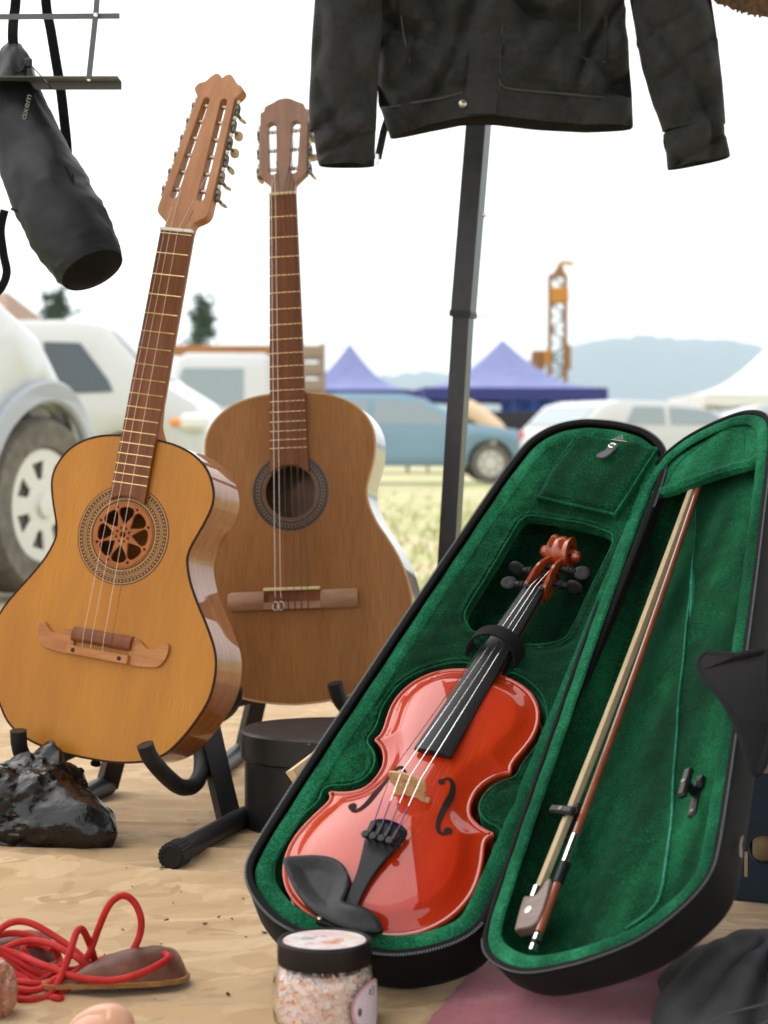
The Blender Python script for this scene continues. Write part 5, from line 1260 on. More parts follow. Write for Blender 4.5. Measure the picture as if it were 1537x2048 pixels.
def sleeve(cl, name='sleeve'):
    """cl: list of (left px, right px, py) ; flattened tube"""
    Q = catmull([(a, b, c) for a, b, c in cl], 8); nu = 40; V = []
    for a, b, py in Q:
        z = zpx_(py); l, r = pxm(a), pxm(b)
        for i in range(nu):
            t = 2*math.pi*i/nu; ww = np.sign(math.cos(t))*abs(math.cos(t))**.8; x = (l+r)/2+(r-l)/2*ww
            tilt = (b-a)/2*ww
            y = JD-.02-.034*np.sign(math.sin(t))*abs(math.sin(t))**.7
            if math.sin(t) > 0: y -= -.016*max(0, 1-abs(nz((x*.9+z*.5, z*.3-x*.4, 2), 9, 4))*8)-.012*max(0, 1-abs(nz((x*.6-z*.8, z*.5, 2), 13, 7))*8)+.020*nz((x*.8+z*.6, z*.7, 1), 14, 4)+.014*nz((x-z*.6, z*.5, 1), 28, 1)+.003*nz((x, z, 1), 60, 1)
            V.append((x, y, z+SL*ww))
    n = len(Q); F = [(j*nu+i, j*nu+(i+1) % nu, (j+1)*nu+(i+1) % nu, (j+1)*nu+i) for j in range(n-1) for i in range(nu)]
    return addj(name, (np.array(V), F), MT['jacket'], ang=180)
SL = 0.0
sleeve([(660, 800, -480), (640, 790, -200), (631, 772, 0), (624, 760, 120), (620, 755, 220), (622, 753, 268)])
sleeve([(626, 751, 262), (629, 752, 275), (632, 751, 300), (636, 750, 325), (640, 750, 337)], 'cuff')
SL = .006
sleeve([(1200, 1330, -480), (1235, 1385, -200), (1257, 1412, 0), (1272, 1427, 100), (1296, 1438, 190), (1320, 1444, 262)])
SL = .0095
sleeve([(1322, 1440, 262), (1324, 1441, 275), (1327, 1444, 300), (1329, 1449, 325), (1331, 1451, 333)], 'cuff')
SL = 0
hgr = bpy.data.objects.new('hanger', None); COL.objects.link(hgr); hgr.parent = jk; hgr.location = Vector((pxm(1010), JD+.03, ztop_))-Vector(jo)
ob('hook', tube(catmull(np.array([(-.2, 0, -.06), (0, 0, .02), (.0, 0, .12), (.0, 0, zt0-ztop_-.02), (0, .03, zt0-ztop_+.03), (0, .06, zt0-ztop_)], float), 6), .003, 8), MT['galv'], hgr)

# ================================================================== STRAW HAT
HD = 3.25; hc0 = at(1557, -221, HD); hr0 = 250/FPX*HD
hat = thing('straw_hat', 'brown straw hat brim at the upper right corner', 'hat', Matrix.Translation(hc0))
rg = random.Random(8); Lh = []
nst = 340
for i in range(nst):
    a = 2*math.pi*i/nst; r1 = hr0*(1+rg.uniform(-.012, .014)); r0 = hr0*.42; wv = math.pi*r1/nst*1.15; zz = rg.uniform(-.002, .002)
    c_, s_ = math.cos(a), math.sin(a)
    V = [(r0*c_-wv*.42*s_*-1, -.0+zz, r0*s_-wv*.42*c_), (r0*c_+wv*.42*s_*-1, zz, r0*s_+wv*.42*c_), (r1*c_-wv*s_, zz+.012, r1*s_+wv*c_), (r1*c_+wv*s_, zz+.012, r1*s_-wv*c_)]
    Lh.append((np.array(V+[(x, y+.003, z) for x, y, z in V]), [(0, 1, 2, 3), (7, 6, 5, 4), (0, 3, 7, 4), (1, 5, 6, 2), (3, 2, 6, 7)]))
bo_ = ob('brim_straw', merge(*Lh), MT['straw'], hat, smooth=False); bo_['kind'] = 'stuff'
ob('crown', xf(lathe([(hr0*.46, 0), (hr0*.43, .05), (hr0*.36, .09), (hr0*.2, .105), (0, .108)], 32), Matrix.Rotation(math.pi/2, 4, 'X')), MT['straw'], hat)
ob('hanging_loop', tube(catmull(np.array([(0, .004, hr0*.9), (.01, .02, (zt0-hc0[2])*.6), (.02, Y1-HD-.0, zt0-hc0[2])]), 6), .0015, 6), MT['plastic'], hat)

# ================================================================== MUSIC STAND AND BAG
MD = 2.85
ms = thing('music_stand', 'grey metal music stand desk, upper left corner', 'music stand', Matrix.Translation((-.78, MD+.05, 0)))
mo_ = np.array([-.78, MD+.05, 0])
def addm(n, VF, m_): return ob(n, mv(VF, *(-mo_)), m_, ms)
def flat(L, w_, D=MD, t=.002): return sweep(np.array([at(x, y, D) for x, y in L]), [(-w_/2, -t/2), (w_/2, -t/2), (w_/2, t/2), (-w_/2, t/2)], up=(0, -1, 0))
addm('desk_bar', flat([(-320, 36), (240, 32)], .0078), MT['stand'])
addm('desk_bar', flat([(-320, -110), (240, -114)], .0078), MT['stand'])
addm('desk_strut', flat([(205, -130), (193, 20), (178, 160)], .0080, MD-.003), MT['stand'])
addm('desk_strut', flat([(-190, -130), (-150, 160)], .0080, MD-.003), MT['stand'])
for q in ((192, 30), (178, 158)): addm('rivet', xf(lathe([(.0035, 0), (.003, .0018), (0, .0022)], 12), Matrix.Translation(at(*q, MD-.006)) @ Matrix.Rotation(math.pi/2, 4, 'X')), MT['silver'])
la, lb_ = at(-320, 166, MD), at(240, 166, MD)
addm('book_ledge', sweep(np.array([la, lb_]), [(-.006, -.0215), (-.006, .0215), (-.0045, .0215), (-.0045, -.020), (.006, -.020), (.006, -.0215)], up=(0, -1, 0)), MT['stand'])
addm('stand_pole', tube(np.array([(-.78, MD+.05, 0), (-.78, MD+.02, 1.36)]), .009, 10), MT['blackmetal'])
for a in (2.2, 3.6, 5.2): addm('tripod_leg', tube(np.array([(-.78, MD+.05, .30), (-.78+.26*math.cos(a), MD+.05+.26*math.sin(a), .012)]), .006, 8), MT['blackmetal'])
BD = 2.92
bg_ = thing('tripod_bag', 'black nylon tube bag hanging by straps from the music stand', 'bag', Matrix.Translation(at(90, 300, BD)))
bo0 = at(90, 300, BD)
def addb(n, VF, m_, par=None, **k): return ob(n, mv(VF, *(-bo0)), m_, par or bg_, **k)
ax = catmull([(28, 92, 16), (27, 122, 34), (33, 190, 47), (53, 270, 60), (80, 340, 71), (113, 410, 76), (146, 470, 75), (174, 520, 68), (185, 540, 60)], 8)
PX = np.array([at(a, b, BD-.00038*(b-96)) for a, b, c in ax]); rad = ax[:, 2]/FPX*BD
T, N, B = frames(PX, up=(0, -1, 0)); k = 44; V = []
for i in range(len(PX)):
    for j in range(k):
        t = 2*math.pi*j/k; r = rad[i]*(1+.16*nz((math.cos(t)*1.5, math.sin(t)*1.5, i*.10), 1.6, 3)*(1-i/80)+.07*abs(nz((math.cos(t)*2, math.sin(t)*2, i*.22), 2.2, 6))+.03*math.sin(3*t+i*.25)*(i < 40))
        V.append(PX[i]+(B[i]*math.cos(t)+N[i]*math.sin(t)*.85)*r)
F = [(i*k+j, i*k+(j+1) % k, (i+1)*k+(j+1) % k, (i+1)*k+j) for i in range(len(PX)-1) for j in range(k)]
F += [tuple(range(k))]
fixn(addb('bag_tube', (np.array(V), F), MT['bag'], ang=180))
i = len(PX)-1; endc = PX[i]+T[i]*.022
dV = [endc]+[PX[i]+(B[i]*math.cos(2*math.pi*j/k)+N[i]*math.sin(2*math.pi*j/k)*.85)*rad[i] for j in range(k)]
fixn(addb('end_panel', (np.array(dV), [(0, 1+j, 1+(j+1) % k) for j in range(k)]), MT['case']))
addb('end_piping', tube(np.array(dV[1:]), .0017, 6, True), MT['webbing'])
for L_, D_ in (([(34, 250), (70, 300), (110, 318), (138, 345), (142, 390), (120, 420), (70, 430), (24, 418)], 0), ([(146, 350), (150, 420), (150, 480), (146, 530)], 0)):
    P = []
    for a, b in L_:
        d = (ax[:, 0]-a)**2+(ax[:, 1]-b)**2; ii = int(np.argmin(d)); q = math.sqrt(max(0, rad[ii]**2-min(d[ii]*(BD/FPX)**2, rad[ii]**2*.9)))
        P.append(at(a, b, np.linalg.norm((PX[ii]-[0, 0, CAM_H])[1])/ray(a, b)[1]-q*.88-.0015))
    addb('flap_edge', tube(catmull(np.array(P), 6), .0020, 6), MT['webbing'])
def strap(L, w_, n='strap'): return addb(n, sweep(catmull(np.array([at(*q) for q in L]), 6), [(-w_/2, -.0008), (w_/2, -.0008), (w_/2, .0008), (-w_/2, .0008)], up=(0, -1, 0)), MT['webbing'])
strap([(28, 105, BD-.01), (26, 70, BD-.01), (28, 35, BD), (32, 0, BD), (34, -108, MD+.012), (34, -118, MD+.004)], .0150)
strap([(136, 340, BD-.03), (134, 290, BD-.02), (129, 240, BD-.01), (122, 180, BD), (112, 120, BD), (102, 60, BD), (93, 10, BD), (86, -108, MD+.012), (86, -118, MD+.004)], .0145)
strap([(10, 420, BD-.03), (2, 460, BD-.03), (8, 510, BD-.03), (14, 545, BD-.03), (4, 574, BD-.03), (-12, 590, BD-.03)], .012)
addb('drawcord', tube(catmull(np.array([at(16, 135, BD-.05), at(40, 143, BD-.05), at(56, 120, BD-.045), at(64, 132, BD-.04), at(92, 162, MD-.03), at(104, 178, MD-.03)]), 6), .0011, 6), MT['plastic'])
addb('cord_lock', mv(cbox(.010, .008, .014, .002), *at(58, 126, BD-.045)), MT['plastic'])
fcv = bpy.data.curves.new('lettering', 'FONT'); fcv.body = 'Foxem'; fcv.size = .016; fcv.extrude = .0002; fcv.align_x = 'CENTER'; fcv.align_y = 'CENTER'; fcv.shear = .15
fo_ = bpy.data.objects.new('lettering', fcv); COL.objects.link(fo_); fo_.parent = bg_; fcv.materials.append(MT['lettering'])
lp_ = at(76, 243, BD)-bo0
fo_.matrix_local = Matrix.Translation(lp_+np.array([0, -.100, 0])) @ Matrix.Rotation(math.pi/2, 4, 'X') @ Matrix.Rotation(R_(76), 4, 'Z') @ Matrix.Rotation(R_(-28), 4, 'X')

# ================================================================== VEHICLES
def car(name, label, M, paint, prof, wheels, wr, hw, belt, tum, wins, screens, lamps=(), glass=None, flare=False, cat='car', group='vehicles parked on the field', bev=.05, arch=1.16):
    glass = glass or MT['carglass']
    c = thing(name, label, cat, M, group)
    loop = [tuple(p) for p in prof]           # rear bottom, over the roof, to front bottom
    zb = loop[-1][1]; ra = wr*arch
    for xw in sorted(wheels, reverse=True):
        a0 = math.asin(max(-1, min(1, (zb-wr)/ra)))
        for a in np.linspace(a0, math.pi-a0, 13): loop.append((xw+ra*math.cos(a), wr+ra*math.sin(a)))
    yw = lambda z: hw-tum*np.clip(z-belt, 0, 3)
    def skin(VF, sgn=None, off=0):
        V, F = VF; x, z, e = V[:, 0], V[:, 1], V[:, 2]
        nose = 1-.10*np.clip((np.abs(x-(xa+xb)/2)/((xb-xa)/2)-.72)/.28, 0, 1)**2
        y = e*yw(z)/hw*nose if sgn is None else sgn*(yw(z)*nose+off+e)
        return np.stack([x, y, z], 1), F
    xs_ = [p[0] for p in prof]; xa, xb = min(xs_), max(xs_)
    lp_c = np.array(loop); lp_c = lp_c if area2(lp_c) > 0 else lp_c[::-1]; insl = offset(lp_c, -bev)
    def sidey(P, e): return skin((np.c_[P, np.full(len(P), e)], []))[0]
    cs = cdt(insl, [], .14, lambda P: P[:, 0]*0); n_ = len(lp_c); parts_ = [(sidey(cs[0][:, :2], hw), cs[1]), (sidey(cs[0][:, :2], -hw), [f[::-1] for f in cs[1]])]
    rings_ = [sidey(insl, hw), sidey(lp_c, hw-bev), sidey(lp_c, -hw+bev), sidey(insl, -hw)]
    parts_.append((np.concatenate(rings_), [(k*n_+i, k*n_+(i+1) % n_, (k+1)*n_+(i+1) % n_, (k+1)*n_+i) for k in range(3) for i in range(n_)]))
    bo = ob('body', merge(*parts_), paint, c); bmx = bmesh.new(); bmx.from_mesh(bo.data); bmesh.ops.remove_doubles(bmx, verts=bmx.verts, dist=.0005); bmesh.ops.recalc_face_normals(bmx, faces=bmx.faces); bmx.to_mesh(bo.data); bmx.free()
    ob('underbody', cbox((xb-xa)*.9, hw*1.5, .3, 0, ((xa+xb)/2, 0, zb+.2)), MT['well'], c)
    for w_ in wins:
        for s in (-1, 1): fixn(ob('side_window', skin(plate([w_], 0, .006), s, .004), glass, c))
    for (p, q, wf) in screens:
        d = np.array(q)-np.array(p); n_ = np.array([-d[1], d[0]])/np.linalg.norm(d); n_ = n_ if n_[1] > 0 else -n_
        V = []
        for (x, z) in (p, q):
            for s in (-1, 1): V.append((x+n_[0]*.012, s*(yw(z)-.12)*wf, z+n_[1]*.012))
        fixn(ob('windscreen', (np.array(V), [(0, 1, 3, 2)]), glass, c))
    for xw in wheels:
        for s in (-1, 1):
            Mw = Matrix.Translation((xw, s*(hw-.11), wr)) @ Matrix.Rotation(s*-math.pi/2, 4, 'X')
            w_ = ob('wheel', xf(lathe([(wr*.62, -.09), (wr*.92, -.10), (wr, -.07), (wr, .07), (wr*.93, .105), (wr*.66, .10), (wr*.62, .06)], 36), Mw), MT['tyre'], c)
            holes = []
            for k in range(7):
                a = 2*math.pi*k/7; holes.append([(wr*r_*math.cos(a+da), wr*r_*math.sin(a+da)) for r_, da in ((.30, -.14), (.50, -.22), (.50, .22), (.30, .14))])
            ob('rim', xf(merge(plate([disc(0, 0, wr*.64, 36)]+holes, .07, .085, .004), lathe([(wr*.15, .085), (wr*.13, .10), (0, .102)], 16)), Mw), MT['rim'], w_)
            ob('brake_drum', xf(lathe([(wr*.6, .0), (wr*.6, .02), (0, .02)], 20), Mw), MT['well'], w_)
            if flare:
                ar = []
                A_ = np.linspace(-.25, math.pi+.25, 30)
                lo_ = [(xw+wr*arch*.99*math.cos(a), wr+wr*arch*.99*math.sin(a)) for a in A_]+[(xw+wr*1.40*math.cos(a), wr+wr*1.40*math.sin(a)) for a in A_[::-1]]
                fixn(ob('wheel_flare', skin(plate([lo_], -.02, .035, .012), s, .0), MT['flare'], c))
    for (x, y, z, sx, sy, sz, m_) in lamps:
        for s in ((-1, 1) if y else (1,)): ob('lamp', cbox(sx, sy, sz, min(sx, sy, sz)*.3, (x, s*y, z)), MT[m_], c)
    return c
def place(px, py, D, ang, lx, ly=0):
    """matrix that puts local ground point (lx,ly) below the point seen at px,py at depth D"""
    p = at(px, py, D); Rm = rotz(ang); o = Vector((p[0], p[1], 0))-Rm @ Vector((lx, ly, 0)); return Matrix.Translation((o[0], o[1], 0)) @ Rm
# nearest white vehicle, nose away to the right
car('white_van', 'white van with grey wheel arch flares at the left edge, nearest of the vehicles', place(40, 1020, 7.62, math.atan2(.90, .44), 1.35, -.70), MT['carwhite'],
    [(-2.1, .32), (-2.15, .9), (-2.1, 1.75), (-1.9, 1.86), (.05, 1.86), (.35, 1.75), (.95, 1.22), (1.18, 1.07), (1.36, .98), (1.52, .83), (1.64, .64), (1.69, .46), (1.66, .28)], [-1.25, 1.35], .34, .84, 1.0, .14,
    [[(-1.9, 1.1), (-.9, 1.1), (-.9, 1.65), (-1.9, 1.65)], [(-.8, 1.1), (.0, 1.1), (-.1, 1.65), (-.8, 1.65)]], [((.36, 1.72), (.93, 1.22), .95)], flare=True, lamps=[(1.5, .62, .72, .12, .2, .16, 'lampglass')], cat='van', bev=.06)
# second white vehicle, side on
car('white_minivan', 'white minivan with a dark side window, parked behind the nearest white van', place(402, 900, 15, -.06, 0, -.75), MT['carwhite2'],
    [(-3.9, .3), (-3.95, .9), (-3.8, 1.45), (-3.6, 1.53), (-1.0, 1.54), (-.74, 1.49), (-.36, 1.09), (-.05, .90), (.03, .7), (.03, .3)], [-3.1, -.55], .32, .78, .95, .16,
    [[(-2.2, .99), (-1.28, .99), (-1.28, 1.38), (-2.2, 1.38)], [(-1.2, .97), (-.66, .99), (-.70, 1.08), (-.92, 1.36), (-1.2, 1.37)]], [((-.73, 1.47), (-.38, 1.11), .95)], lamps=[(-.06, .72, .76, .22, .16, .14, 'lampglass'), (-.18, .755, .76, .10, .06, .06, 'amber')], cat='van', bev=.05)
tr = car('white_truck', 'white pickup truck with stake sides and lumber on its cab', place(345, 900, 27, math.pi+.05, .35, .8), MT['carwhite'],
    [(-1.72, .4), (-1.72, .85), (-1.05, .85), (-1.02, 1.80), (-.9, 1.87), (.15, 1.87), (.28, 1.80), (.62, 1.12), (1.35, .98), (1.45, .8), (1.45, .38)], [-1.25, .85], .36, .85, 1.1, .10,
    [[(-.62, 1.14), (.42, 1.14), (.20, 1.66), (-.62, 1.66)]], [((.27, 1.78), (.60, 1.14), .95)], glass=MT['carglass2'], lamps=[(1.38, .65, .75, .14, .25, .16, 'lampglass')], cat='truck', bev=.06)
for s in (-1, 1):
    for x in (-1.69, -1.4, -1.12): ob('stake_post', cbox(.07, .05, 1.15, .008, (x, s*.86, 1.42)), MT['slat'], tr)
    for z in (1.0, 1.22, 1.44, 1.66, 1.9): ob('stake_slat', cbox(.62, .03, .13, .006, (-1.40, s*.90, z)), MT['slat'], tr)
lum = thing('lumber_stack', 'stack of orange lumber on the white truck cab', 'lumber', tr.matrix_world @ Matrix.Translation((-.35, 0, 1.88)))
for k in range(12): ob('plank', cbox(1.55, .12, .055, .004, (.0+.03*(k % 3), -.45+.125*(k % 6)+.02, .03+.06*(k//6))), MT['lumber'], lum)
car('blue_car', 'pale blue estate car parked in front of the blue canopies', place(1064, 900, 33, .04, 0, -.8), MT['carblue'],
    [(-4.4, .28), (-4.45, .85), (-4.25, 1.16), (-3.9, 1.43), (-3.2, 1.49), (-2.1, 1.48), (-1.75, 1.39), (-1.08, 1.0), (-.25, .89), (-.02, .72), (.0, .28)], [-3.6, -.68], .33, .82, .9, .18,
    [[(-3.75, .97), (-2.72, .97), (-2.72, 1.38), (-3.45, 1.38)], [(-2.62, .97), (-1.28, .97), (-1.86, 1.35), (-2.62, 1.38)]], [((-1.73, 1.37), (-1.10, 1.01), .92)], glass=MT['carglass2'], lamps=[(-.1, .66, .68, .16, .26, .12, 'lampglass')])
car('white_car', 'white hatchback seen from behind with a red tail lamp', place(1040, 900, 29.5, .55, -.0, .75), MT['carwhite2'],
    [(0, .28), (-.05, .62), (.02, .86), (.42, 1.20), (.75, 1.27), (2.0, 1.26), (2.5, 1.12), (2.95, .88), (3.75, .76), (3.9, .55), (3.9, .28)], [.62, 3.1], .31, .80, .88, .18,
    [[(.75, .92), (1.5, .92), (1.5, 1.18), (.95, 1.18)], [(1.6, .92), (2.75, .92), (2.35, 1.14), (1.6, 1.18)]], [((.06, .90), (.40, 1.18), .95)], glass=MT['carglass2'], lamps=[(.06, .70, .74, .16, .2, .22, 'tail')])
car('silver_car', 'silver car under the white canopy at the right edge', place(1400, 900, 40, .1, 0, .7), MT['carsilver'],
    [(0, .28), (-.05, .62), (.05, .9), (.5, 1.3), (.9, 1.42), (2.1, 1.42), (2.6, 1.24), (3.1, .95), (3.9, .85), (4.1, .6), (4.1, .28)], [.7, 3.3], .32, .82, .92, .18,
    [[(.8, .97), (1.6, .97), (1.6, 1.32), (1.0, 1.32)], [(1.7, .97), (2.9, .97), (2.45, 1.24), (1.7, 1.32)]], [((.1, .93), (.5, 1.28), .95)], glass=MT['carglass2'])

# ================================================================== TENTS
def tent(label, px, D, half, eave, peak, m_, band, ang=0, sag=.28):
    p = at(px, 900, D); t = thing('canopy_tent', label, 'tent', Matrix.Translation((p[0], p[1], 0)) @ rotz(ang), 'canopy tents across the field')
    for k in range(4):
        a = k*math.pi/2
        def fn(u, v):
            s = 1-v; w_ = half*s; x = (u*2-1)*w_; z = eave+(peak-eave)*(v-sag*math.sin(math.pi*v)*(1-.25*(1-abs(u*2-1))))
            c_, s_ = math.cos(a), math.sin(a); return (x*c_+w_*s_, x*s_-w_*c_, z)
        ob('roof_panel', grid(14, 12, fn), m_, t)
        c_, s_ = math.cos(a), math.sin(a); h = half+.01
        def fv(u, v): x = (u*2-1)*h; y = h+.01; return (x*c_+y*s_, x*s_-y*c_, eave-.30*v+.02*math.sin(u*40)*v)
        ob('valance', grid(20, 3, fv), band, t)
        ob('pole', cbox(.05, .05, eave, .004, ((half-.05)*(1 if k in (0, 1) else -1), (half-.05)*(1 if k in (1, 2) else -1), eave/2)), MT['tentpole'], t)
    return t
tent('faded blue canopy tent left of the black pole, above the pale blue car', 700, 50, 1.5, 2.02, 3.22, MT['tentblue'], MT['tentband'])
tent('larger faded blue canopy tent right of the black pole', 1005, 50, 2.2, 2.05, 3.32, MT['tentblue'], MT['tentband'], .10)
tent('white canopy tent at the right edge', 1560, 52, 2.45, 1.95, 3.6, MT['tentwhite'], MT['tentwhite'], .05)
def sheet(name, label, cat, px0, px1, py0, py1, D, m_, amp=.05):
    a, b = at(px0, py0, D), at(px1, py1, D); W_, H_ = b[0]-a[0], a[2]-b[2]
    o = ob(name, merge(grid(24, 8, lambda u, v: (u*W_, amp*math.sin(u*21), -v*H_)), grid(24, 8, lambda u, v: (u*W_, .02+amp*math.sin(u*21), -v*H_))), m_); o.location = (a[0], a[1], a[2]); return tag(o, label, cat)
sheet('red_banner', 'red cloth hanging under the left blue tent', 'banner', 672, 765, 780, 806, 49.5, MT['redcloth'])
sheet('blue_tarp', 'bright blue tarp hanging under the larger blue tent', 'tarp', 1002, 1124, 783, 835, 48.5, MT['bluetarp'], .12)
ct = thing('stall_counter', 'black draped stall counter under the larger blue tent', 'counter', Matrix.Translation(at(1010, 900, 47)*[1, 1, 0]))
ob('drape', cbox(2.6, .7, .95, .03, (.1, 0, .475)), MT['darkcloth'], ct); ob('table_top', cbox(2.7, .8, .04, .01, (.1, 0, .97)), MT['darkcloth'], ct)
ob('back_cloth', cbox(3.0, .04, .55, .01, (.0, .6, 1.2)), MT['darkcloth'], ct)
rolln = at(925, 812, 37); rollm = at(1012, 872, 36.5)
ro_ = ob('canvas_roll', tube(catmull(np.array([rolln, (rolln*.6+rollm*.4)+[0, 0, .06], rollm]), 8), np.interp(np.linspace(0, 1, 17), [0, .2, .8, 1], [.13, .17, .15, .08]), 14), MT['tan']); tag(ro_, 'tan canvas roll leaning behind the pale blue car bonnet', 'canvas roll')

# ================================================================== DRILL MAST
RD = 62; k_ = RD/FPX
rp = at(1115, 900, RD)
rig = thing('drill_rig', 'rusty yellow drill mast rising behind the blue tents', 'mast', Matrix.Translation((rp[0], rp[1], 0)))
zp = lambda py: .55+(900-py)*k_
ww = .24
for sx in (-1, 1):
    for sy in (-1, 1): ob('mast_rail', cbox(.11, .11, zp(550), .006, (sx*ww, sy*.2, zp(550)/2)), MT['rigb'], rig)
for i, z in enumerate(np.arange(.5, zp(560), .42)):
    ob('cross_brace', cbox(2*ww, .05, .05, .004, (0, -.2, z)), MT['rigg'], rig)
    ob('diagonal_brace', sweep(np.array([(-ww, -.2, z), (ww, -.2, z+.42)] if i % 2 else [(ww, -.2, z), (-ww, -.2, z+.42)]), sq(.04)), MT['rigg'], rig)
ob('drill_head', cbox(.56, .5, zp(576)-zp(609), .06, (.05, -.1, (zp(578)+zp(607))/2)), MT['rigy'], rig)
ob('crown_block', hull([(-.26, -.2, zp(556)), (.26, -.2, zp(556)), (-.26, .2, zp(556)), (.26, .2, zp(556)), (.0, -.12, zp(533)), (.16, -.12, zp(533)), (.0, .12, zp(533)), (.16, .12, zp(533))]), MT['rigb'], rig)
ob('jib_arm', sweep(np.array([(.0, 0, zp(535)), (.12, 0, zp(526)), (.5, 0, zp(529))]), sq(.07)), MT['rigy'], rig)
ob('side_guard', cbox(.12, .3, zp(690)-zp(740), .02, (.34, -.1, (zp(690)+zp(740))/2)), MT['rigb'], rig)
ob('side_guard', cbox(.14, .3, zp(700)-zp(730), .02, (-.34, -.1, (zp(700)+zp(730))/2)), MT['rigy'], rig)
ob('motor_box', cbox(.4, .4, .6, .04, (-.6, .2, zp(720))), MT['rigb'], rig)
ob('rig_base', cbox(1.6, 2.4, .8, .08, (0, .6, .5)), MT['rigy'], rig)

# ================================================================== PEOPLE
def figure(label, M, hgt, top, legs, pose):
    s = hgt/1.75; t = thing('person', label, 'person', M)
    J = dict(pel=(0, 0, .95), ch=(0, .0, 1.25), nk=(0, -.01, 1.47), hd=(0, -.02, 1.60), ht=(0, -.01, 1.70), sL=(.19, 0, 1.42), eL=(.25, -.02, 1.14), wL=(.24, -.12, .90), gL=(.235, -.15, .80),
             sR=(-.19, 0, 1.42), eR=(-.25, -.02, 1.14), wR=(-.24, -.12, .90), gR=(-.235, -.15, .80), hL=(.10, 0, .90), kL=(.11, -.02, .50), aL=(.11, .03, .09), tL=(.12, -.12, .04), hR=(-.10, 0, .90), kR=(-.11, -.02, .50), aR=(-.11, .03, .09), tR=(-.12, -.12, .04))
    J.update(pose)
    Rr = dict(pel=.15, ch=.15, nk=.058, hd=.095, ht=.07, sL=.075, eL=.048, wL=.034, gL=.04, hL=.095, kL=.065, aL=.045, tL=.04)
    E_ = ['pel ch', 'ch nk', 'nk hd', 'hd ht', 'ch sL', 'sL eL', 'eL wL', 'wL gL', 'ch sR', 'sR eR', 'eR wR', 'wR gR', 'pel hL', 'hL kL', 'kL aL', 'aL tL', 'pel hR', 'hR kR', 'kR aR', 'aR tR']
    def sk(name, edges, grow, m_, root):
        names = sorted({n for q in edges for n in q.split()}); ix = {n: i for i, n in enumerate(names)}
        me = bpy.data.meshes.new(name); me.from_pydata([np.array(J[n])*s for n in names], [tuple(ix[n] for n in q.split()) for q in edges], [])
        o = bpy.data.objects.new(name, me); COL.objects.link(o); o.parent = t
        md = o.modifiers.new('skin', 'SKIN'); md.use_smooth_shade = True
        for n, i in ix.items():
            r = (Rr.get(n) or Rr.get(n[0]+'L'))*s+grow; me.skin_vertices[0].data[i].radius = (r, r*.8); me.skin_vertices[0].data[i].use_root = (n == root)
        o.modifiers.new('sub', 'SUBSURF').levels = 1; me.materials.append(m_); return o
    sk('body', E_, 0, MT['skin'], 'pel')
    sk('top', ['pel ch', 'ch sL', 'sL eL', 'eL wL', 'ch sR', 'sR eR', 'eR wR'], .018, top, 'pel')
    sk('trousers', ['pel hL', 'hL kL', 'kL aL', 'pel hR', 'hR kR', 'kR aR'], .015, legs, 'pel')
    h = ico(3); Vh = h[0]*np.array([.108, .118, .115])*s; keep = [f for f in h[1] if np.mean([h[0][i][2]*.8+h[0][i][1]*.6 for i in f]) > .05]
    ob('hair', mv((Vh, keep), 0, .0, 1.625*s), MT['dhair'], t)
    ob('nose', mv(sc_(ico(1), .016*s), 0, -.105*s, 1.60*s), MT['skin'], t)
    return t
pp1 = at(1374, 900, 45); figure('person in navy clothes standing under the edge of the white tent', Matrix.Translation((pp1[0], pp1[1], 0)) @ rotz(.4), 1.66, MT['navy'], MT['navy'], dict(eR=(-.22, -.16, 1.16), wR=(-.10, -.30, 1.20), gR=(-.04, -.33, 1.22)))
pp2 = at(1346, 900, 44); figure('person in a peach top standing beside the navy dressed person', Matrix.Translation((pp2[0], pp2[1], 0)) @ rotz(-.3), 1.22, MT['peach'], MT['peach'], {})
yb = thing('yellow_bag', 'round yellow bag held by the person in navy', 'bag', Matrix.Translation(at(1398, 832, 44.6)))
e = ico(3); ob('pouch', (e[0]*np.array([.15, .10, .16])*(1+.1*np.array([nz(u, 3, 1) for u in e[0]]))[:, None], e[1]), MT['yellow'], yb)
ob('handle', tube(np.array([(-.08, 0, .13), (-.05, 0, .24), (.05, 0, .24), (.08, 0, .13)]), .012, 6), MT['yellow'], yb)

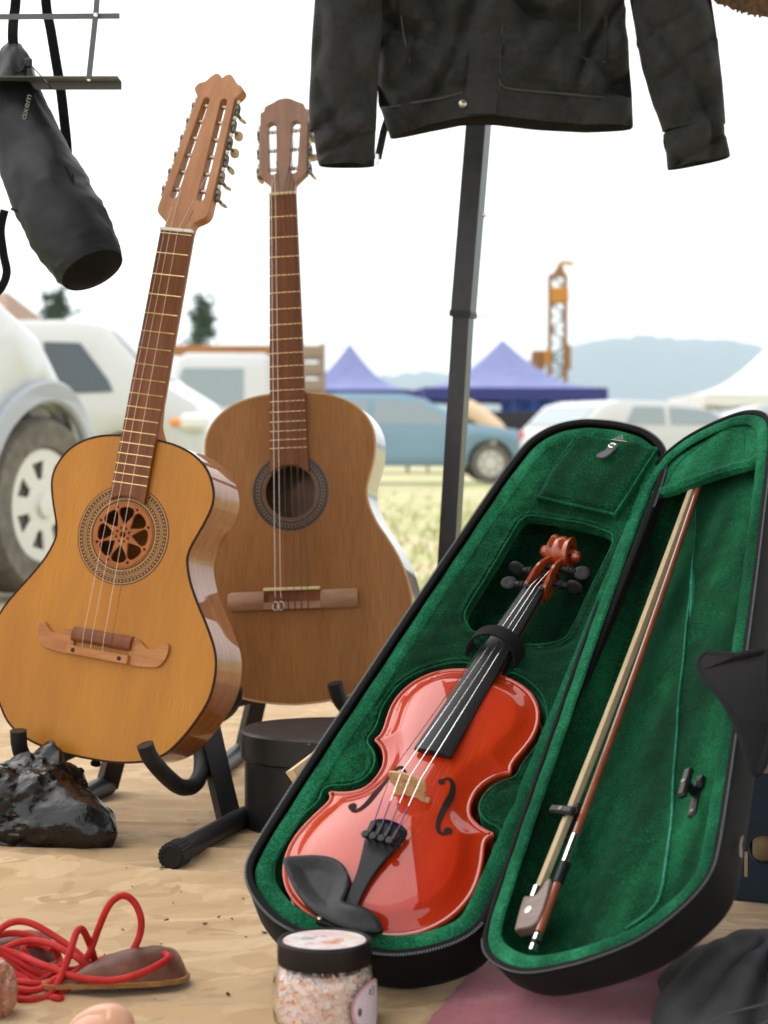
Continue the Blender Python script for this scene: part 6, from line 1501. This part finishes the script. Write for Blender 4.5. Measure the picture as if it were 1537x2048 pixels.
# ================================================================== HOUSE, TREES, MOUNTAIN, GRASS
hp_ = at(-120, 900, 60)
hs = thing('house', 'house with a brown roof beyond the white vans at the left', 'house', Matrix.Translation((hp_[0]-2.0, hp_[1], 0)) @ rotz(-.12))
ob('wall', cbox(9, 6, 4.0, .02, (0, 0, 2.0)), MT['housewall'], hs)
rfv = [(-5, -3.5, 3.95), (5.2, -3.5, 3.95), (5.2, 3.5, 3.95), (-5, 3.5, 3.95), (-5, 0, 5.35), (4.2, 0, 5.25)]
ob('roof', hull(rfv), MT['roof'], hs, smooth=False)
for x in (-2.6, .2, 2.8):
    wn = ob('window', cbox(1.1, .06, 1.2, .01, (x, -3.02, 2.2)), MT['housewall'], hs); ob('pane', cbox(.95, .04, 1.05, 0, (x, -3.06, 2.2)), MT['carglass'], wn)
def tree(label, px, D, hgt, rad, seed, base=0):
    p = at(px, 900, D); t = thing('tree', label, 'tree', Matrix.Translation((p[0], p[1], base))); r = random.Random(seed); L = []; W_ = []
    W_.append(tube(np.array([(0, 0, 0), (.1, 0, hgt*.5), (0, .05, hgt*.96)]), np.array([.22, .14, .03]), 8))
    for i in range(46):
        f = .22+.78*i/46; z = hgt*f; a = r.uniform(0, 6.28); ln = rad*(1-f)**.75*r.uniform(.65, 1.15)+.15
        e1 = np.array([math.cos(a)*ln, math.sin(a)*ln, z-ln*.18]); W_.append(tube(np.array([(0, 0, z), e1]), np.array([.05, .012]), 5))
        for k in range(34):
            q = r.random()**.7; c0 = np.array([0, 0, z])*(1-q)+e1*q+np.array([r.gauss(0, .22), r.gauss(0, .22), r.gauss(0, .16)]); u = np.array([r.gauss(0, 1), r.gauss(0, 1), r.gauss(0, .5)]); u /= np.linalg.norm(u)
            v = np.cross(u, [r.gauss(0, 1), r.gauss(0, 1), r.gauss(0, 1)]); v /= np.linalg.norm(v); s = r.uniform(.12, .26)
            L.append((np.array([c0-u*s, c0+v*s*.45, c0+u*s, c0-v*s*.45]), [(0, 1, 2, 3)]))
    ob('trunk', merge(*W_), MT['bark'], t); ob('crown', merge(*L), MT['leaf'], t, smooth=False); return t
tree('dark conifer rising behind the white truck', 403, 95, 7.8, 1.5, 5)
tree('dark tree beside the brown roof', 116, 80, 6.9, 1.7, 9)
# mountain range across the lake
ridge = np.array([(300, 800), (500, 790), (640, 775), (780, 752), (850, 744), (930, 752), (1010, 738), (1080, 716), (1130, 698), (1180, 684), (1235, 676), (1290, 673), (1340, 678), (1400, 682), (1450, 683), (1500, 693), (1560, 706), (1640, 716), (1800, 740), (2100, 790)], float)
MDi = 3600
def mt(u, v):
    px = 200+u*2000; top = at(px, np.interp(px, ridge[:, 0], ridge[:, 1]), MDi)
    k = math.sin(math.pi*min(v, .5)) if v < .5 else 1-(v-.5)*1.2
    r_ = 1+.0
    z = top[2]*(k**.8 if v < .5 else k)+(6*mnoise.noise(Vector((px*.05, v*9, 1)))+3*mnoise.noise(Vector((px*.17, v*20, 4))))*(1 if v != .5 else .5)
    return (top[0]*(1-.25*(.5-v)), MDi-(.5-v)*1500, max(z, -.5) if 0 < v < 1 else -1)
mo2 = ob('mountain', grid(160, 25, mt), MT['hill'], ang=180); mo2['kind'] = 'structure'
rg = random.Random(21); L = []
for i in range(3500):
    D = 4.6+abs(rg.gauss(0, 1))*9; px = rg.uniform(350, 1200) if D > 6 else rg.uniform(600, 1000); p = at(px, 900, D); h = rg.uniform(.015, .05); a = rg.uniform(0, 3.14); w_ = .006+.0006*D
    dx, dy = math.cos(a)*w_, math.sin(a)*w_; lx, ly = rg.gauss(0, .03), rg.gauss(0, .03)
    L.append((np.array([(p[0]-dx, p[1]-dy, -.02), (p[0]+dx, p[1]+dy, -.02), (p[0]+lx, p[1]+ly, h)]), [(0, 1, 2)]))
gs = ob('grass', merge(*L), MT['grass'], smooth=False); gs['kind'] = 'stuff'; gs['label'] = 'short dry grass on the field behind the stall'
# haze: one closed box of pale air round everything
hz = ob('haze', cbox(9200, 9300, 262, 0, (0, 4150, 129.5)), None, smooth=False); hz['kind'] = 'stuff'
hm = bpy.data.materials.new('haze_air'); hm.use_nodes = True; n = hm.node_tree; n.nodes.clear(); o_ = n.nodes.new('ShaderNodeOutputMaterial'); pv = n.nodes.new('ShaderNodeVolumePrincipled')
pv.inputs['Color'].default_value = (.72, .86, 1.0, 1); pv.inputs['Density'].default_value = 2.2e-4; pv.inputs['Anisotropy'].default_value = .2; n.links.new(pv.outputs[0], o_.inputs['Volume'])
hz.data.materials.append(hm)
# lettering becomes a mesh
bpy.context.view_layer.update(); dg = bpy.context.evaluated_depsgraph_get()
me = bpy.data.meshes.new_from_object(fo_.evaluated_get(dg)); mw = fo_.matrix_local.copy(); bpy.data.objects.remove(fo_)
lo2 = bpy.data.objects.new('lettering', me); COL.objects.link(lo2); lo2.parent = bg_; lo2.matrix_local = mw
